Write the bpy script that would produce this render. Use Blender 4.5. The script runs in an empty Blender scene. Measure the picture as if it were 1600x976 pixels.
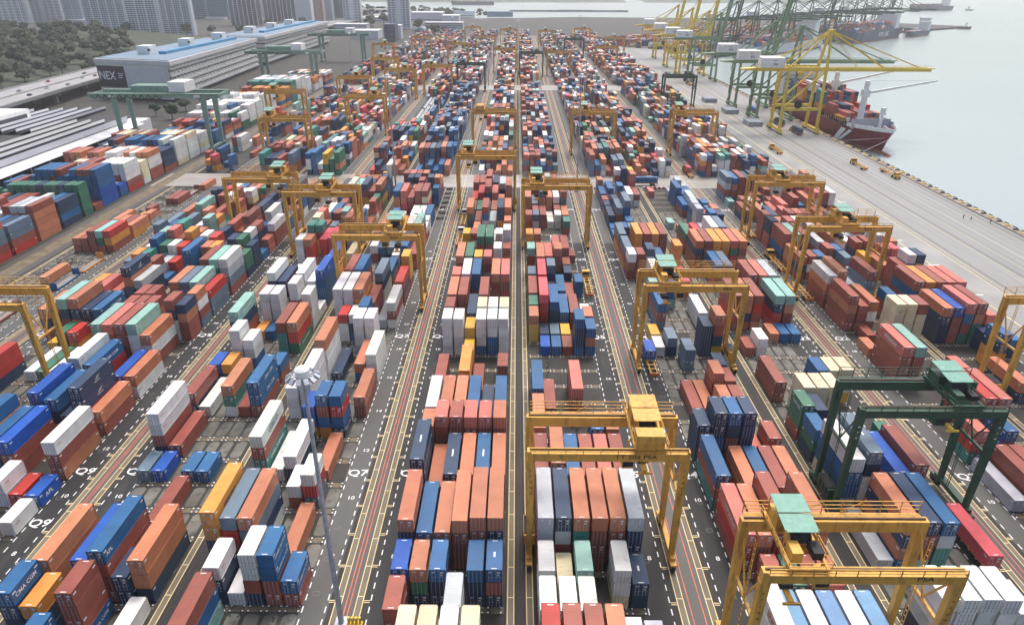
import bpy, math, random
import numpy as np
from mathutils import Matrix, Vector
random.seed(11)
R = random.Random(7)
C = bpy.context.scene.collection
S = bpy.context.scene

# ---------------------------------------------------------------- camera, sky, sun, exposure
CF, CP, CYAW, CROLL, CH = 1052.28, 0.45839, 0.00555, 0.00276, 86.08
cam = bpy.data.cameras.new('camera')
cam.sensor_width = 36.0
cam.lens = CF / 1600.0 * 36.0
cam.clip_start = 1.0
cam.clip_end = 30000.0
co = bpy.data.objects.new('camera', cam)
C.objects.link(co)
co.matrix_world = (Matrix.Translation((0, 0, CH)) @ Matrix.Rotation(CYAW, 4, 'Z')
                   @ Matrix.Rotation(math.pi / 2 - CP, 4, 'X') @ Matrix.Rotation(CROLL, 4, 'Z'))
S.camera = co

SUN_EL, SUN_AZ = math.radians(64), math.radians(15)     # azimuth: where the sun stands, measured like the light below
world = bpy.data.worlds.new('World')
S.world = world
world.use_nodes = True
nt = world.node_tree
sky = nt.nodes.new('ShaderNodeTexSky')
sky.sky_type = 'NISHITA'
sky.sun_disc = False
sky.sun_elevation = SUN_EL
sky.sun_rotation = SUN_AZ
sky.air_density = 1.0
sky.dust_density = 6.0
sky.ozone_density = 1.0
bg = nt.nodes['Background']
bg.inputs['Strength'].default_value = 0.15
nt.links.new(sky.outputs['Color'], bg.inputs['Color'])
sl = bpy.data.lights.new('sun', 'SUN')
sl.energy = 1.1
sl.angle = math.radians(14)
sl.color = (1.0, 0.96, 0.9)
so = bpy.data.objects.new('sun', sl)
C.objects.link(so)
sd = Vector((math.sin(SUN_AZ) * math.cos(SUN_EL), math.cos(SUN_AZ) * math.cos(SUN_EL), math.sin(SUN_EL)))
so.rotation_euler = sd.to_track_quat('Z', 'Y').to_euler()
so.location = (0, 0, 300)
S.view_settings.view_transform = 'Standard'
S.view_settings.look = 'None'
S.view_settings.gamma = 1.0
S.view_settings.use_curve_mapping = False
S.view_settings.exposure = 0.58
S.cycles.max_bounces = 6
S.cycles.diffuse_bounces = 3
S.cycles.glossy_bounces = 2
S.cycles.transmission_bounces = 2
S.cycles.volume_bounces = 1
S.cycles.transparent_max_bounces = 6


def proj(X, Y, Z):
    Z = Z - CH
    x1 = X * math.cos(CYAW) + Y * math.sin(CYAW)
    y1 = -X * math.sin(CYAW) + Y * math.cos(CYAW)
    d = y1 * math.cos(CP) - Z * math.sin(CP)
    u = y1 * math.sin(CP) + Z * math.cos(CP)
    x, y = CF * x1 / d, -CF * u / d
    return 800 + x, 488 + y


# ---------------------------------------------------------------- materials
def srgb(r, g, b):
    f = lambda c: (c / 255) / 12.92 if c <= 10 else ((c / 255 + .055) / 1.055) ** 2.4
    return (f(r), f(g), f(b))


def mat(name, col, rough=0.6, var=0.25, scale=0.4, bump=0.0, metal=0.0, dirt=None, dirt_amt=0.35, stretch=None, fine=0.0, spec=0.5):
    m = bpy.data.materials.new(name)
    m.use_nodes = True
    t = m.node_tree
    b = t.nodes['Principled BSDF']
    tc = t.nodes.new('ShaderNodeTexCoord')
    src = tc.outputs['Object']
    if stretch:
        mp = t.nodes.new('ShaderNodeMapping')
        mp.inputs['Scale'].default_value = stretch
        t.links.new(src, mp.inputs['Vector'])
        src = mp.outputs['Vector']
    n = t.nodes.new('ShaderNodeTexNoise')
    n.inputs['Scale'].default_value = scale
    n.inputs['Detail'].default_value = 6
    t.links.new(src, n.inputs['Vector'])
    r = t.nodes.new('ShaderNodeMapRange')
    r.inputs['From Min'].default_value = 0.3
    r.inputs['From Max'].default_value = 0.7
    r.inputs['To Min'].default_value = 1 - var
    r.inputs['To Max'].default_value = 1 + var
    t.links.new(n.outputs['Fac'], r.inputs['Value'])
    v = t.nodes.new('ShaderNodeVectorMath')
    v.operation = 'SCALE'
    v.inputs[0].default_value = col
    t.links.new(r.outputs['Result'], v.inputs['Scale'])
    out = v.outputs['Vector']
    if dirt:
        n2 = t.nodes.new('ShaderNodeTexNoise')
        n2.inputs['Scale'].default_value = scale * 3.1
        n2.inputs['Detail'].default_value = 8
        t.links.new(src, n2.inputs['Vector'])
        r2 = t.nodes.new('ShaderNodeMapRange')
        r2.inputs['From Min'].default_value = 0.52
        r2.inputs['From Max'].default_value = 0.72
        r2.inputs['To Max'].default_value = dirt_amt
        t.links.new(n2.outputs['Fac'], r2.inputs['Value'])
        mx = t.nodes.new('ShaderNodeMix')
        mx.data_type = 'RGBA'
        mx.inputs[7].default_value = (*dirt, 1)
        t.links.new(r2.outputs['Result'], mx.inputs[0])
        t.links.new(out, mx.inputs[6])
        out = mx.outputs[2]
    t.links.new(out, b.inputs['Base Color'])
    b.inputs['Roughness'].default_value = rough
    b.inputs['Metallic'].default_value = metal
    b.inputs['Specular IOR Level'].default_value = spec
    if bump:
        bp = t.nodes.new('ShaderNodeBump')
        bp.inputs['Strength'].default_value = bump
        t.links.new(n.outputs['Fac'], bp.inputs['Height'])
        t.links.new(bp.outputs['Normal'], b.inputs['Normal'])
    return m


def paint_mat(name, attr=None):
    """Painted corrugated steel: colour from the object (or a colour attribute), wear, rust, corrugation bump."""
    m = bpy.data.materials.new(name)
    m.use_nodes = True
    t = m.node_tree
    N, Lk = t.nodes.new, t.links.new
    b = t.nodes['Principled BSDF']
    if attr:
        a = N('ShaderNodeAttribute')
        a.attribute_name = attr
        col = a.outputs['Color']
        tc = N('ShaderNodeTexCoord')
        obj = tc.outputs['Object']
        uvn = N('ShaderNodeUVMap')
        uvn.uv_map = 'door'
    else:
        a = N('ShaderNodeObjectInfo')
        col = a.outputs['Color']
        tc = N('ShaderNodeTexCoord')
        ad = N('ShaderNodeVectorMath')
        ad.operation = 'ADD'
        Lk(tc.outputs['Object'], ad.inputs[0])
        Lk(a.outputs['Location'], ad.inputs[1])
        obj = ad.outputs[0]
    n = N('ShaderNodeTexNoise')
    n.inputs['Scale'].default_value = 0.35
    n.inputs['Detail'].default_value = 5
    Lk(obj, n.inputs['Vector'])
    r = N('ShaderNodeMapRange')
    r.inputs['From Min'].default_value = 0.3
    r.inputs['From Max'].default_value = 0.7
    r.inputs['To Min'].default_value = 0.86
    r.inputs['To Max'].default_value = 1.1
    Lk(n.outputs['Fac'], r.inputs['Value'])
    v = N('ShaderNodeVectorMath')
    v.operation = 'SCALE'
    Lk(col, v.inputs[0])
    Lk(r.outputs['Result'], v.inputs['Scale'])
    # streaky rust and grime
    mp = N('ShaderNodeMapping')
    mp.inputs['Scale'].default_value = (0.7, 2.2, 0.5)
    Lk(obj, mp.inputs['Vector'])
    n2 = N('ShaderNodeTexNoise')
    n2.inputs['Scale'].default_value = 0.55
    n2.inputs['Detail'].default_value = 9
    n2.inputs['Roughness'].default_value = 0.65
    Lk(mp.outputs['Vector'], n2.inputs['Vector'])
    r2 = N('ShaderNodeMapRange')
    r2.inputs['From Min'].default_value = 0.60
    r2.inputs['From Max'].default_value = 0.76
    r2.inputs['To Max'].default_value = 0.6
    Lk(n2.outputs['Fac'], r2.inputs['Value'])
    mx = N('ShaderNodeMix')
    mx.data_type = 'RGBA'
    mx.inputs[7].default_value = (0.10, 0.065, 0.045, 1)
    Lk(r2.outputs['Result'], mx.inputs[0])
    Lk(v.outputs['Vector'], mx.inputs[6])
    out = mx.outputs[2]
    if attr:
        sx = N('ShaderNodeSeparateXYZ')
        Lk(uvn.outputs['UV'], sx.inputs['Vector'])
        # four locking bars: |frac(u*4)-.5| < .09 , only where v > 0.04
        m1 = N('ShaderNodeMath'); m1.operation = 'MULTIPLY'; m1.inputs[1].default_value = 4.0
        Lk(sx.outputs['X'], m1.inputs[0])
        m2 = N('ShaderNodeMath'); m2.operation = 'FRACT'
        Lk(m1.outputs[0], m2.inputs[0])
        m3 = N('ShaderNodeMath'); m3.operation = 'SUBTRACT'; m3.inputs[1].default_value = 0.5
        Lk(m2.outputs[0], m3.inputs[0])
        m4 = N('ShaderNodeMath'); m4.operation = 'ABSOLUTE'
        Lk(m3.outputs[0], m4.inputs[0])
        m5 = N('ShaderNodeMath'); m5.operation = 'LESS_THAN'; m5.inputs[1].default_value = 0.085
        Lk(m4.outputs[0], m5.inputs[0])
        m6 = N('ShaderNodeMath'); m6.operation = 'GREATER_THAN'; m6.inputs[1].default_value = 0.05
        Lk(sx.outputs['Y'], m6.inputs[0])
        m7 = N('ShaderNodeMath'); m7.operation = 'MULTIPLY'
        Lk(m5.outputs[0], m7.inputs[0]); Lk(m6.outputs[0], m7.inputs[1])
        m8 = N('ShaderNodeMath'); m8.operation = 'MULTIPLY'; m8.inputs[1].default_value = 0.55
        Lk(m7.outputs[0], m8.inputs[0])
        mx2 = N('ShaderNodeMix'); mx2.data_type = 'RGBA'
        mx2.inputs[7].default_value = (0.42, 0.42, 0.42, 1)
        Lk(m8.outputs[0], mx2.inputs[0]); Lk(out, mx2.inputs[6])
        out = mx2.outputs[2]
    Lk(out, b.inputs['Base Color'])
    b.inputs['Roughness'].default_value = 0.5
    b.inputs['Specular IOR Level'].default_value = 0.35
    w = N('ShaderNodeTexWave')
    w.bands_direction = 'Y'
    w.inputs['Scale'].default_value = 1.1
    Lk(obj, w.inputs['Vector'])
    bp = N('ShaderNodeBump')
    bp.inputs['Strength'].default_value = 0.35
    bp.inputs['Distance'].default_value = 0.04
    Lk(w.outputs['Fac'], bp.inputs['Height'])
    Lk(bp.outputs['Normal'], b.inputs['Normal'])
    return m


M = {}
M['paint'] = paint_mat('container_paint')
M['bulk'] = paint_mat('container_paint_bulk', 'Col')
M['steel'] = mat('door_gear_steel', (0.36, 0.36, 0.36), 0.5, 0.2, 2.0)
M['dark'] = mat('dark_fittings', (0.02, 0.02, 0.022), 0.7, 0.3, 2.0)
M['white'] = mat('white_paint', (0.78, 0.78, 0.76), 0.55, 0.08, 0.6, dirt=(0.35, 0.33, 0.28), dirt_amt=0.25)
M['yellow'] = mat('yellow_crane_paint', (0.66, 0.365, 0.065), 0.55, 0.14, 0.35, dirt=(0.22, 0.10, 0.03), dirt_amt=0.6, stretch=(1.3, 1.3, 0.35))
M['yellow2'] = mat('quay_crane_yellow', (0.72, 0.52, 0.055), 0.5, 0.12, 0.2, dirt=(0.3, 0.17, 0.04), dirt_amt=0.4)
M['green'] = mat('dark_green_crane_paint', (0.025, 0.082, 0.048), 0.5, 0.22, 0.5, dirt=(0.02, 0.03, 0.02), dirt_amt=0.5)
M['greenlt'] = mat('grey_green_crane_paint', (0.19, 0.31, 0.25), 0.55, 0.15, 0.2, dirt=(0.12, 0.16, 0.13), dirt_amt=0.5)
M['greensts'] = mat('quay_crane_green', (0.20, 0.30, 0.17), 0.55, 0.15, 0.2, dirt=(0.1, 0.12, 0.08), dirt_amt=0.5)
M['canopy'] = mat('sheet_metal_canopy_green', (0.15, 0.34, 0.27), 0.5, 0.15, 1.2)
M['rustybar'] = mat('rusty_rail', (0.09, 0.05, 0.035), 0.75, 0.35, 0.8)
M['rubber'] = mat('tyre_rubber', (0.018, 0.018, 0.018), 0.85, 0.3, 2.0)
M['glass'] = mat('dark_glass', (0.02, 0.03, 0.04), 0.12, 0.1, 0.3)
M['black'] = mat('black_lettering', (0.02, 0.018, 0.015), 0.6, 0.1, 1.0)
M['lw'] = mat('white_lettering', (0.78, 0.78, 0.78), 0.6, 0.05, 1.0)
M['lb'] = mat('blue_lettering', (0.03, 0.06, 0.22), 0.6, 0.05, 1.0)
M['lr'] = mat('red_lettering', (0.5, 0.05, 0.03), 0.6, 0.05, 1.0)
M['ly'] = mat('yellow_lettering', (0.75, 0.5, 0.05), 0.6, 0.05, 1.0)
M['lo'] = mat('orange_lettering', (0.6, 0.16, 0.03), 0.6, 0.05, 1.0)
M['galv'] = mat('galvanised_steel', (0.42, 0.45, 0.50), 0.45, 0.2, 1.5, metal=0.3)
M['concrete'] = mat('concrete', (0.34, 0.33, 0.31), 0.75, 0.16, 0.06, dirt=(0.2, 0.19, 0.17), dirt_amt=0.4)
M['wall'] = mat('cream_wall', (0.62, 0.61, 0.55), 0.7, 0.08, 0.05, dirt=(0.4, 0.38, 0.33), dirt_amt=0.3)
M['asphalt'] = mat('worn_asphalt', (0.070, 0.070, 0.066), 0.6, 0.28, 0.07, dirt=(0.05, 0.05, 0.05), dirt_amt=0.6, stretch=(1.0, 0.25, 1))
M['newasphalt'] = mat('new_asphalt', (0.012, 0.013, 0.015), 0.7, 0.35, 0.12, dirt=(0.055, 0.055, 0.05), dirt_amt=0.5, stretch=(1.0, 0.2, 1))
M['yard'] = mat('yard_ground', (0.032, 0.031, 0.027), 0.8, 0.4, 0.12, dirt=(0.025, 0.025, 0.02), dirt_amt=0.75)
M['apron'] = mat('apron_concrete', (0.22, 0.225, 0.215), 0.65, 0.18, 0.05, dirt=(0.20, 0.19, 0.18), dirt_amt=0.55, stretch=(1.6, 0.12, 1))
M['aisle'] = mat('aisle_concrete', (0.33, 0.31, 0.28), 0.4, 0.2, 0.08, dirt=(0.17, 0.16, 0.14), dirt_amt=0.6, stretch=(0.3, 1.0, 1))
M['runway'] = mat('crane_runway_concrete', (0.16, 0.14, 0.10), 0.7, 0.2, 0.15, dirt=(0.16, 0.14, 0.10), dirt_amt=0.6)
M['beam'] = mat('footing_concrete', (0.15, 0.12, 0.075), 0.7, 0.35, 0.3, dirt=(0.05, 0.045, 0.035), dirt_amt=0.8)
M['slab'] = mat('slab_concrete', (0.13, 0.127, 0.11), 0.75, 0.45, 0.16, dirt=(0.035, 0.033, 0.028), dirt_amt=0.9)
M['grass'] = mat('weedy_grass', (0.085, 0.12, 0.035), 0.85, 0.5, 0.6)
M['cream'] = mat('cream_road_paint', (0.80, 0.65, 0.33), 0.6, 0.12, 0.5, dirt=(0.4, 0.33, 0.2), dirt_amt=0.35)
M['redline'] = mat('red_road_paint', (0.58, 0.12, 0.06), 0.6, 0.25, 0.4, dirt=(0.15, 0.08, 0.06), dirt_amt=0.5)
M['redlane'] = mat('faded_red_paint', (0.045, 0.018, 0.016), 0.6, 0.25, 0.4)
M['water'] = None
M['leaf'] = mat('foliage', (0.030, 0.060, 0.028), 0.7, 0.5, 0.5)
M['leaf2'] = mat('foliage_olive', (0.050, 0.075, 0.030), 0.7, 0.5, 0.5)
M['bark'] = mat('bark', (0.12, 0.09, 0.06), 0.85, 0.3, 1.0)


def water_mat():
    m = bpy.data.materials.new('sea_water')
    m.use_nodes = True
    t = m.node_tree
    b = t.nodes['Principled BSDF']
    tc = t.nodes.new('ShaderNodeTexCoord')
    n0 = t.nodes.new('ShaderNodeTexNoise')
    n0.inputs['Scale'].default_value = 0.006
    n0.inputs['Detail'].default_value = 4
    t.links.new(tc.outputs['Object'], n0.inputs['Vector'])
    cr = t.nodes.new('ShaderNodeMix')
    cr.data_type = 'RGBA'
    cr.inputs[6].default_value = (0.27, 0.34, 0.335, 1)
    cr.inputs[7].default_value = (0.32, 0.385, 0.375, 1)
    t.links.new(n0.outputs['Fac'], cr.inputs[0])
    t.links.new(cr.outputs[2], b.inputs['Base Color'])
    b.inputs['Roughness'].default_value = 0.22
    n = t.nodes.new('ShaderNodeTexNoise')
    n.inputs['Scale'].default_value = 0.22
    n.inputs['Detail'].default_value = 5
    mp = t.nodes.new('ShaderNodeMapping')
    mp.inputs['Scale'].default_value = (1, 1.7, 1)
    t.links.new(tc.outputs['Object'], mp.inputs['Vector'])
    t.links.new(mp.outputs['Vector'], n.inputs['Vector'])
    bp = t.nodes.new('ShaderNodeBump')
    bp.inputs['Strength'].default_value = 0.25
    bp.inputs['Distance'].default_value = 0.8
    t.links.new(n.outputs['Fac'], bp.inputs['Height'])
    t.links.new(bp.outputs['Normal'], b.inputs['Normal'])
    return m


M['water'] = water_mat()


# ---------------------------------------------------------------- helpers
class MB:
    """Collects faces; build() links them as ONE mesh object."""

    def __init__(s):
        s.v, s.f, s.m, s.c, s.uv = [], [], [], [], []

    def face(s, pts, m=0, col=None, uv=None):
        i = len(s.v)
        s.v.extend(pts)
        s.f.append(tuple(range(i, i + len(pts))))
        s.m.append(m)
        s.c.append(col)
        s.uv.append(uv)

    def hexa(s, p, m=0, col=None, skip=()):
        # p: 8 points, bottom ring 0-3 (ccw from above), top ring 4-7
        i = len(s.v)
        s.v.extend(p)
        for k, q in enumerate(((3, 2, 1, 0), (4, 5, 6, 7), (0, 1, 5, 4), (1, 2, 6, 5), (2, 3, 7, 6), (3, 0, 4, 7))):
            if k in skip:
                continue
            s.f.append(tuple(i + j for j in q))
            s.m.append(m)
            s.c.append(col)
            s.uv.append(None)

    def box(s, x0, x1, y0, y1, z0, z1, m=0, col=None, skip=()):
        s.hexa([(x0, y0, z0), (x1, y0, z0), (x1, y1, z0), (x0, y1, z0), (x0, y0, z1), (x1, y0, z1), (x1, y1, z1), (x0, y1, z1)], m, col, skip)

    def cbox(s, cx, cy, cz, sx, sy, sz, m=0, col=None):
        s.box(cx - sx / 2, cx + sx / 2, cy - sy / 2, cy + sy / 2, cz - sz / 2, cz + sz / 2, m, col)

    def beam(s, p, q, w, h=None, m=0, w2=None, h2=None, up=(0, 0, 1), col=None):
        p, q = Vector(p), Vector(q)
        h = h or w
        w2, h2 = w2 or w, h2 or h
        d = (q - p).normalized()
        u = Vector(up)
        if abs(d.dot(u)) > 0.98:
            u = Vector((0, 1, 0))
        a = d.cross(u).normalized()
        b = a.cross(d).normalized()
        pts = [p - a * w / 2 - b * h / 2, p + a * w / 2 - b * h / 2, p + a * w / 2 + b * h / 2, p - a * w / 2 + b * h / 2,
               q - a * w2 / 2 - b * h2 / 2, q + a * w2 / 2 - b * h2 / 2, q + a * w2 / 2 + b * h2 / 2, q - a * w2 / 2 + b * h2 / 2]
        s.hexa([tuple(t) for t in pts], m, col)

    def tube(s, p, q, r, r2=None, n=10, m=0, cap=True, col=None):
        p, q = Vector(p), Vector(q)
        r2 = r if r2 is None else r2
        d = (q - p).normalized()
        u = Vector((0, 0, 1)) if abs(d.z) < 0.95 else Vector((0, 1, 0))
        a = d.cross(u).normalized()
        b = a.cross(d).normalized()
        i = len(s.v)
        for k in range(n):
            t = 2 * math.pi * k / n
            e = a * math.cos(t) + b * math.sin(t)
            s.v.append(tuple(p + e * r))
            s.v.append(tuple(q + e * r2))
        for k in range(n):
            j = (k + 1) % n
            s.f.append((i + 2 * k, i + 2 * k + 1, i + 2 * j + 1, i + 2 * j))
            s.m.append(m); s.c.append(col); s.uv.append(None)
        if cap:
            s.f.append(tuple(i + 2 * k for k in range(n)))
            s.f.append(tuple(i + 2 * k + 1 for k in reversed(range(n))))
            s.m += [m, m]; s.c += [col, col]; s.uv += [None, None]

    def prism(s, poly, z0, z1, m=0, mtop=None):
        n = len(poly)
        i = len(s.v)
        s.v.extend([(x, y, z0) for x, y in poly])
        s.v.extend([(x, y, z1) for x, y in poly])
        s.f.append(tuple(i + k for k in reversed(range(n))))
        s.m.append(m)
        s.f.append(tuple(i + n + k for k in range(n)))
        s.m.append(m if mtop is None else mtop)
        s.c += [None, None]; s.uv += [None, None]
        for k in range(n):
            j = (k + 1) % n
            s.f.append((i + k, i + j, i + n + j, i + n + k))
            s.m.append(m); s.c.append(None); s.uv.append(None)

    def mesh(s, name, mats):
        me = bpy.data.meshes.new(name)
        me.from_pydata([tuple(map(float, q)) for q in s.v], [], s.f)
        for k in mats:
            me.materials.append(M[k] if isinstance(k, str) else k)
        me.polygons.foreach_set('material_index', s.m)
        if any(c is not None for c in s.c):
            ca = me.color_attributes.new('Col', 'FLOAT_COLOR', 'CORNER')
            uvl = me.uv_layers.new(name='door')
            cols, uvs = [], []
            for f, c, u in zip(s.f, s.c, s.uv):
                c = c or (0.5, 0.5, 0.5)
                for k in range(len(f)):
                    cols += [c[0], c[1], c[2], 1.0]
                    uvs += list(u[k]) if u else [0.5, 0.0]
            ca.data.foreach_set('color', cols)
            uvl.data.foreach_set('uv', uvs)
        me.update()
        return me

    def build(s, name, mats, parent=None, loc=None, smooth=False):
        me = s.mesh(name, mats if isinstance(mats, (list, tuple)) else [mats])
        if smooth:
            me.polygons.foreach_set('use_smooth', [True] * len(me.polygons))
        return link(name, me, parent, loc)


def link(name, me, parent=None, loc=None):
    o = bpy.data.objects.new(name, me)
    C.objects.link(o)
    if parent:
        o.parent = parent
    if loc:
        o.location = loc
    return o


def tag(o, label=None, cat=None, group=None, kind=None):
    if label: o['label'] = label
    if cat: o['category'] = cat
    if group: o['group'] = group
    if kind: o['kind'] = kind
    return o


def thing(name, loc, label, cat, group=None, rz=0.0):
    o = bpy.data.objects.new(name, None)
    C.objects.link(o)
    o.location = loc
    o.rotation_euler = (0, 0, rz)
    o.empty_display_size = 2
    return tag(o, label, cat, group)


def copy_tree(o, parent=None):
    c = o.copy()
    C.objects.link(c)
    c.parent = parent
    for ch in list(o.children):
        copy_tree(ch, c)
    return c


TXT = {}


def text_mesh(s, mk):
    if (s, mk) not in TXT:
        cu = bpy.data.curves.new('text', 'FONT')
        cu.body = s
        cu.align_x, cu.align_y = 'CENTER', 'CENTER'
        cu.resolution_u = 3
        cu.offset = 0.012
        tmp = bpy.data.objects.new('text', cu)
        C.objects.link(tmp)
        dg = bpy.context.evaluated_depsgraph_get()
        me = bpy.data.meshes.new_from_object(tmp.evaluated_get(dg))
        bpy.data.objects.remove(tmp)
        bpy.data.curves.remove(cu)
        me.materials.clear()
        me.materials.append(M[mk])
        TXT[(s, mk)] = me
    return TXT[(s, mk)]


AX = {'right': ((0, 1, 0), (0, 0, 1)), 'left': ((0, -1, 0), (0, 0, 1)), 'front': ((1, 0, 0), (0, 0, 1)), 'top': ((1, 0, 0), (0, 1, 0)),
      'toplane': ((0, 1, 0), (-1, 0, 0))}


def letter(s, mk, face, pos, size, parent, stretch=1.0, name='lettering', xy=None):
    a, b = (Vector(q) for q in (xy or AX[face]))
    c = a.cross(b)
    o = link(name, text_mesh(s, mk), parent)
    m = Matrix((a * size * stretch, b * size, c)).transposed().to_4x4()
    m.translation = Vector(pos)
    o.matrix_local = m
    return o


BL = {'Q12': (-172.0, -1), 'Q11': (-158.5, 1), 'Q10': (-107.09, -1), 'Q9': (-103.59, 1), 'Q8': (-53.88, -1), 'Q7': (-50.35, 1), 'Q6': (-0.5, -1), 'Q5': (2.45, 1),
      'Q4': (53.52, -1), 'Q3': (57.37, 1), 'Q2': (107.57, -1), 'Q1': (109.66, 1)}
P0, PY, PS = 2.45, 26.36, 7.017


def rowx(b, k):
    r, d = BL[b]
    return r + d * (P0 + 2.83 * k)


def outer(b):
    r, d = BL[b]
    return r + d * 23.3


def slot_y(s):
    return PY + PS * s
# ---------------------------------------------------------------- ground, roads, painted lines
def strip(name, rects, m, z, label=None):
    b = MB()
    for x0, x1, y0, y1 in rects:
        b.face([(x0, y0, z), (x1, y0, z), (x1, y1, z), (x0, y1, z)])
    o = b.build(name, m)
    tag(o, kind='structure')
    return o


b = MB()
LAND = [(-4000, -300), (194, -300), (194, 760), (238, 880), (248, 912), (720, 1380), (960, 1560), (700, 1850), (140, 1900), (-110, 1800), (-700, 2600), (-4000, 3200)]
b.prism(LAND, -6, 0)
tag(b.build('ground', 'yard'), kind='structure')
b = MB()
b.face([(-9000, -600, -3), (9000, -600, -3), (9000, 14000, -3), (-9000, 14000, -3)])
tag(b.build('water', 'water'), kind='structure')

SECT = [(0, 305), (327.5, 612), (642, 945), (972, 1250)]          # yard sections between the cross aisles
YB = [k for k in BL if k != 'Q12']
roads, newas, runs, aisl = [], [], [], []
ladd, redl, dash, faded = [], [], [], []
for (ya, yb) in SECT:
    for bname in YB:
        r, d = BL[bname]
        for X in (r, outer(bname)):
            runs.append((X - 0.62, X + 0.62, ya, yb))
            for sx in (-0.55, 0.43):
                ladd.append((X + sx, X + sx + 0.12, ya, yb))
            if ya < 400:
                y = ya + 1.7
                while y < min(yb, 460):
                    ladd.append((X - 0.43, X + 0.43, y, y + 0.14))
                    y += 6.05
        lx = r + d * 19.85
        if bname in ('Q7', 'Q2', 'Q1', 'Q10', 'Q11') or ya > 300:
            roads.append((lx - 2.1, lx + 2.1, ya, yb))
        else:
            newas.append((lx - 2.1, lx + 2.1, ya, 232))
            roads.append((lx - 2.1, lx + 2.1, 232, yb))  # far lane in paler asphalt: wet sheen put into the colour
        if ya < 400:
            for X in (lx - 1.75, lx + 1.75):
                y = ya
                while y < min(yb, 430):
                    dash.append((X - 0.09, X + 0.09, y, y + 1.15))
                    y += 2.3
            y = ya + 3
            while y < min(yb, 330):                                    # cream ticks beside the runway at every slot
                X = outer(bname) - d * 0.62
                ladd.append((min(X, X - d * 0.9), max(X, X - d * 0.9), y, y + 0.13))
                ladd.append((min(X, X - d * 0.9), max(X, X - d * 0.9), y + 0.35, y + 0.48))
                y += PS
    for a, c in (('Q7', 'Q6'), ('Q5', 'Q4'), ('Q9', 'Q8'), ('Q3', 'Q2'), ('Q11', 'Q10')):
        x0, x1 = outer(a) + 0.62, outer(c) - 0.62
        roads.append((x0, x1, ya, yb))
        redl += [(x0 + 0.55, x0 + 0.72, ya, yb), (x1 - 0.85, x1 - 0.68, ya, yb)]
    for a, c in (('Q6', 'Q5'), ('Q8', 'Q7'), ('Q4', 'Q3'), ('Q2', 'Q1'), ('Q10', 'Q9')):
        x0, x1 = BL[a][0] + 0.62, BL[c][0] - 0.62
        newas.append((x0, x1, ya, yb))
        for X in (x0 + 0.55, x1 - 0.65):
            faded.append((X, X + 0.10, ya, yb))
        if ya < 300:
            y = ya
            while y < yb:
                faded.append((x0 + 0.55, x1 - 0.65, y, y + 0.1)); y += 9.0
        X = x0 + 0.95
aisl = [(-170, 140, 305, 327.5), (-170, 140, 612, 642), (-170, 140, 945, 972)]
strip('road', roads, 'asphalt', 0.004)
strip('truck_lane', newas, 'newasphalt', 0.004)
strip('crane_runway', runs, 'runway', 0.008)
strip('cross_road', aisl, 'aisle', 0.006)
strip('runway_lines', ladd, 'cream', 0.013)
strip('lane_dashes', dash, 'lw', 0.010)
strip('red_lines', redl, 'redline', 0.010)
strip('faded_lane_lines', faded, 'redlane', 0.010)
# lines crossing the aisle
al = []
for X in (-27, -24.3, 0.8, 27, 29.5, 55, 80, 83, -80, -77, -52):
    al.append((X, X + 0.15, 305, 327.5))
strip('aisle_lines', al, 'cream', 0.012)
# far-left service road and apron on the quay
strip('service_road', [(-171, -160.5, 0, 1250), (-262, -225, 0, 280)], 'asphalt', 0.005)
strip('rail_bed', [(-168.5, -163.0, 0, 700)], 'beam', 0.009)
apr = MB()
apr.face([(134.5, -200, 0.006), (190.5, -200, 0.006), (190.5, 760, 0.006), (134.5, 760, 0.006)])
apr.face([(134.5, 760, 0.006), (190.5, 760, 0.006), (238, 884, 0.006), (244, 1180, 0.006), (134.5, 1180, 0.006)])
tag(apr.build('quay_apron', 'apron'), kind='structure')
lines = []
for X, w in ((140.6, 0.35), (150.2, 0.25), (152.0, 0.15), (163.3, 0.15), (169.5, 0.15)):
    lines.append((X, X + w, 0, 758))
strip('apron_lines', lines, 'cream', 0.012)
strip('apron_worn_lanes', [(X, X + 1.1, 0, 758) for X in (155.2, 158.4, 161.3, 166.8, 172.4, 175.6, 179.0, 182.2, 185.6)],
      mat('worn_wheel_lane', (0.25, 0.245, 0.235), 0.5, 0.3, 0.1, stretch=(2, 0.1, 1)), 0.010)
strip('apron_dark_panel', [(141.5, 149.8, 0, 400)], mat('dark_apron_concrete', (0.26, 0.26, 0.245), 0.5, 0.2, 0.06), 0.009)
strip('crane_rails', [(X, X + 0.35, 0, 758) for X in (153.6, 164.8, 188.0)], 'rustybar', 0.014)
ticks = []
y = 20
while y < 300:
    ticks.append((139.4, 143.2, y, y + 0.5)); y += 24
strip('apron_ticks', ticks, 'lw', 0.013)
# quay edge: kerb with alternating dark and pale rubber fenders
b = MB()
b.box(190.6, 194.0, -200, 760, 0, 0.35, 0)
y = -100
while y < 760:
    b.box(194.02, 194.6, y, y + 2.2, -2.5, 0.5, 1)
    b.box(191.6, 193.6, y + 2.6, y + 3.4, 0.35, 0.75, 1 if int(y / 5) % 2 else 2)
    y += 5.0
tag(b.build('quay_kerb', [mat('quay_kerb_concrete', (0.24, 0.20, 0.16), 0.7, 0.3, 0.2), 'rubber', 'ly']), kind='structure')

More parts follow.
